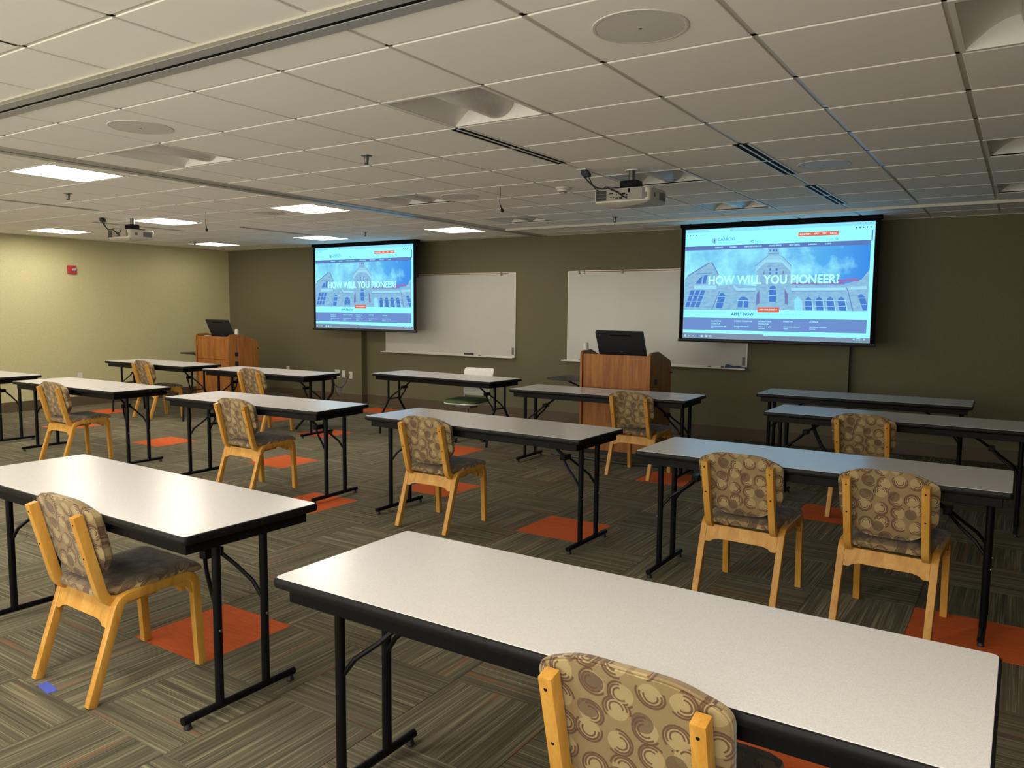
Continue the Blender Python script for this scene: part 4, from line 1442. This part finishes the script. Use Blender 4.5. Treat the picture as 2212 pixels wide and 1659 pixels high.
speaker(-1.205, 2.66, 'largest round ceiling speaker, near the top right of centre')
speaker(-4.225, 2.645, 'round ceiling speaker at upper left, left of the unlit troffer')
speaker(-1.215, 5.72, 'round ceiling speaker above the right screen, white and glowing blue')
speaker(-4.30, 5.72, 'round ceiling speaker in mid ceiling beside the unlit troffer')
speaker(-6.82, 5.70, 'round ceiling speaker left of the ceiling track between lit troffers')


def slot_diffuser(x, y0, y1, label):
    root = thing('slot_diffuser', label, 'air vent', (x, (y0 + y1) / 2, CEIL), 0, 'linear slot diffusers in the ceiling')
    h = (y1 - y0) / 2
    MB().box(-0.050, 0.050, -h, h, -0.0025, 0.03).build('slot_recess', 'slot', root)
    for xx in (-0.046, 0.0, 0.046):
        for s in (-1, 1):
            a, b = sorted((s * 0.008, s * h))
            MB().box(xx - 0.0075, xx + 0.0075, a, b, -0.0038, 0.002).build('slat', 'pan', root)
    MB().box(-0.056, 0.056, -0.008, 0.008, -0.0042, 0.002).build('joiner', 'grid', root)


slot_diffuser(-2.718, 3.59, 4.79, 'slot air vent beside the unlit troffer at top centre')
slot_diffuser(-1.499, 4.79, 6.00, 'slot air vent above the right screen, nearer of two in a line')
slot_diffuser(-1.499, 6.62, 7.83, 'slot air vent above the right screen, farther of two in a line')
slot_diffuser(-8.26, 3.44, 4.66, 'slot air vent at the far left edge below the sprinkler')
slot_diffuser(-9.45, 5.28, 6.50, 'slot air vent passing behind the left projector')
slot_diffuser(-8.36, 6.56, 7.70, 'slot air vent left of the left screen')


def sprinkler(x, y, label):
    root = thing('sprinkler', label, 'sprinkler', (x, y, CEIL), 0, 'ceiling sprinklers')
    MB().lathe([(0.038, 0.001), (0.037, -0.003), (0.018, -0.006)], 0, 0, 20).build('escutcheon', 'steel', root, smooth=True)
    MB().lathe([(0.015, -0.004), (0.017, -0.02), (0.013, -0.034), (0.013, -0.05), (0.006, -0.056)], 0, 0, 14).build('head', 'steel', root, smooth=True)
    MB().lathe([(0.017, -0.056), (0.017, -0.058)], 0, 0, 14).build('deflector', 'steel', root)


sprinkler(-3.70, 3.90, 'sprinkler left of the slot vent near the top centre')
sprinkler(-7.27, 3.83, 'sprinkler at far left between two lit troffers')
sprinkler(-3.78, 7.80, 'sprinkler close to the front ceiling trim below the right projector')
sprinkler(-7.40, 7.76, 'sprinkler just above the right end of the left screen')
sprinkler(-10.85, 7.62, 'sprinkler beside the lit troffer in the pale wall corner')


def hanging_mic(x, y, label):
    root = thing('hanging_microphone', label, 'microphone', (x, y, CEIL), 0, 'hanging microphones')
    MB().tube([(0, 0, 0.001), (0.002, 0.001, -0.06), (-0.004, -0.004, -0.12), (0.006, -0.004, -0.155)], 0.0022, 6).build('wire', 'blackmat', root, smooth=True)
    MB().tube([(0.006, -0.004, -0.150), (0.022, -0.010, -0.182)], [0.005, 0.006], 10).build('mic_body', 'blackmat', root, smooth=True)
    MB().tube([(0.022, -0.010, -0.180), (0.026, -0.012, -0.188), (0.034, -0.016, -0.202), (0.038, -0.018, -0.210)], [0.008, 0.014, 0.014, 0.006], 12).build('windscreen', 'blackmat', root, smooth=True)


hanging_mic(-3.67, 5.43, 'black microphone hanging in mid ceiling left of the smoke detector')
hanging_mic(-7.33, 5.29, 'black microphone hanging at left between the lit troffers')

sd = thing('smoke_detector', 'white round smoke detector left of the right projector', 'smoke detector', (-3.255, 5.74, CEIL))
MB().lathe([(0.062, 0.001), (0.062, -0.012), (0.048, -0.018)], 0, 0, 28).build('mount_ring', 'ivory', sd, smooth=True)
MB().lathe([(0.050, -0.016), (0.046, -0.030), (0.030, -0.036)], 0, 0, 28).build('sensor_body', 'ivory', sd, smooth=True)
MB().lathe([(0.031, -0.034), (0.031, -0.042)], 0, 0, 28).build('sensor_gap', 'blackmat', sd)
MB().lathe([(0.032, -0.041), (0.026, -0.048)], 0, 0, 28).build('sensor_cap', 'ivory', sd, smooth=True)
MB().lathe([(0.004, -0.030), (0.004, -0.036)], 0.04, 0.01, 8).build('status_light', 'white', sd)


# ------------------------------------------------------------------ things on the walls
fa = thing('fire_alarm', 'red fire alarm strobe on the pale left wall', 'fire alarm', (XL, 6.39, 2.072))
MB().box(0.0, 0.035, -0.063, 0.063, -0.062, 0.062).build('housing', 'red', fa, bevel=0.006)
MB().prism([(-0.012, -0.020), (0.055, -0.020), (0.055, 0.018), (-0.012, 0.018)], 'X', 0.034, 0.050).build('strobe_lens', 'chrome', fa, bevel=0.006)
MB().box(0.034, 0.0365, -0.05, -0.02, -0.04, 0.04).build('horn_grille', 'red', fa, bevel=0.001)


def outlet(x, y, z, axis, label, w=0.036, h=0.058, plugs=0):
    root = thing('wall_outlet', label, 'outlet', (x, y, z), 0 if axis == 'Y' else PI / 2, 'wall outlets')
    p = MB().box(-w, w, -0.007, 0.0, -h, h).build('cover_plate', 'ivory', root, bevel=0.002)
    for q in ((-1, 1) if plugs == 0 else (-1,)):
        MB().box(-0.017, 0.017, -0.0085, -0.0065, q * 0.022 - 0.014, q * 0.022 + 0.014).build('socket', 'white', p, bevel=0.002)
        MB().box(-0.008, -0.005, -0.0092, -0.008, q * 0.022 - 0.006, q * 0.022 + 0.006).box(0.005, 0.008, -0.0092, -0.008, q * 0.022 - 0.006, q * 0.022 + 0.006).build('slots', 'slot', p)


outlet(-10.60, YF1, 0.47, 'Y', 'single wall outlet just right of the left lectern')
outlet(-9.41, YF1, 0.47, 'Y', 'wide wall plate, leftmost of three plates below the left screen', 0.058, 0.058)
outlet(-9.27, YF1, 0.46, 'Y', 'middle wall outlet of three plates below the left screen')
outlet(-9.11, YF1, 0.45, 'Y', 'rightmost wall outlet of three plates below the left screen')
lo = outlet(XL, 6.45, 0.45, 'X', 'wall outlet low on the pale left wall')


def sag(p, q, s, n=14, side=(0, 0)):
    p, q = Vector(p), Vector(q)
    return [p.lerp(q, k / n) + Vector((side[0] * math.sin(PI * k / n), side[1] * math.sin(PI * k / n), -s * math.sin(PI * k / n))) for k in range(n + 1)]


def cable(name, pts, r, mat, label):
    tag(MB().tube(pts, r, 8).build(name, mat, None, smooth=True), label, 'cable', 'cables near the wall')


cable('black_cable', [(-6.97, 6.72, 0.70), (-6.98, 6.75, 0.62), (-7.05, 6.80, 0.50), (-7.16, 6.82, 0.40), (-7.32, 6.80, 0.30), (-7.50, 6.75, 0.15), (-7.62, 6.72, 0.014)], 0.017, 'blackmat', 'thick black cable hanging from the table below the left screen')
cable('blue_network_cable', sag((-7.02, 6.78, 0.66), (-9.245, YF1 - 0.03, 0.44), 0.26), 0.005, 'bluecable', 'thin blue cable looping from the table to the wall outlet below the left screen')
cable('black_power_cord', sag((-9.11, YF1 - 0.03, 0.47), (-7.06, 6.80, 0.64), 0.14), 0.005, 'blackmat', 'thin black cord plugged into the rightmost outlet below the left screen')
cable('black_table_cable', [(-1.45, 6.80, 0.66), (-1.43, 6.84, 0.55), (-1.38, 6.88, 0.42), (-1.28, 6.92, 0.28), (-1.13, 6.95, 0.16), (-0.95, 6.97, 0.09), (-0.70, 6.98, 0.03), (-0.45, 6.98, 0.016)], 0.016, 'blackmat', 'thick black cable sagging under the dim right table')
cable('blue_table_cable', sag((-1.60, 7.78, 0.66), (-1.15, 7.76, 0.66), 0.16), 0.005, 'bluecable', 'thin blue cable drooping under the rear table at right')


# ------------------------------------------------------------------ white swivel chair with green seat
oc = thing('swivel_chair', 'white swivel chair with a green seat behind the wishbone-leg table', 'chair', (-5.475, 7.44, 0), PI + 0.10)
# local: faces +Y, back at -Y
so = rrect(-0.235, 0.235, -0.22, 0.25, 0.15, 8)
MB().loft([[(p.x, p.y, z) for p in shrink(so, k)] for z, k in ((0.425, 0.05), (0.430, 0.012), (0.440, 0.004), (0.446, 0.008))]).build('seat_shell', 'white', oc, smooth=True)
MB().loft([[(p.x, p.y, z) for p in shrink(so, k)] for z, k in ((0.444, 0.012), (0.456, 0.004), (0.472, 0.010), (0.482, 0.035), (0.487, 0.09))]).build('seat', 'green', oc, smooth=True)
bo = fillet_closed([(-0.175, 0.50), (0.175, 0.50), (0.205, 0.80), (0.19, 0.828), (-0.19, 0.828), (-0.205, 0.80)], [0.05, 0.05, 0.06, 0.03, 0.03, 0.06], 5)
def bl(d, t):
    return [(p.x, -0.235 - (p.y - 0.5) * 0.30 + t + 1.1 * p.x * p.x, p.y) for p in shrink(bo, d)]
bkr = MB().loft([bl(0.006, -0.010), bl(0.0, -0.004), bl(0.0, 0.004), bl(0.006, 0.010)]).build('backrest', 'white', oc, smooth=True)
for k in range(5):
    z = 0.545 + 0.018 * k
    MB().tube([(x, -0.235 - (z - 0.5) * 0.30 + 0.010 + 1.1 * x * x, z) for x in (-0.15, -0.08, 0, 0.08, 0.15)], 0.003, 6).build('back_rib', 'ivory', bkr, smooth=True)
for s in (-1, 1):
    MB().tube([(s * 0.15, -0.05, 0.425), (s * 0.185, -0.17, 0.430), (s * 0.175, -0.225, 0.47), (s * 0.165, -0.225, 0.53)], 0.012, 8).build('back_arm', 'alu', oc, smooth=True)
MB().box(-0.09, 0.09, -0.10, 0.10, 0.375, 0.428).build('mechanism', 'grey', oc, bevel=0.01)
MB().tube([(0, 0, 0.09), (0, 0, 0.22)], 0.028, 16).tube([(0, 0, 0.2), (0, 0, 0.38)], 0.016, 14).build('gas_column', 'steel', oc, smooth=True)
for k in range(5):
    a = 2 * PI * k / 5 + 0.3
    c, s_ = math.cos(a), math.sin(a)
    MB().tube([(0.02 * c, 0.02 * s_, 0.115), (0.16 * c, 0.16 * s_, 0.095), (0.285 * c, 0.285 * s_, 0.078)], [0.026, 0.018, 0.013], 8).build('base_arm', 'alu', oc, smooth=True)
    px, py = 0.285 * c, 0.285 * s_
    cs = MB()
    for q in (-1, 1):
        cs.tube([(px - s_ * q * 0.009, py + c * q * 0.009, 0.028), (px - s_ * q * 0.026, py + c * q * 0.026, 0.028)], 0.028, 14)
    cs.tube([(px, py, 0.03), (px, py, 0.082)], 0.008, 8)
    cs.build('caster', 'blackmat', oc, smooth=True)

# ------------------------------------------------------------------ small marks on the floor
tp = MB().box(-0.055, 0.055, -0.020, 0.020, 0.0004, 0.0016).build('floor_tape', 'blue', None, loc=(-3.222, 1.529, 0))
tp.rotation_euler = (0, 0, -0.12)
tag(tp, 'short strip of blue tape on the carpet by the left foreground chair', 'tape')
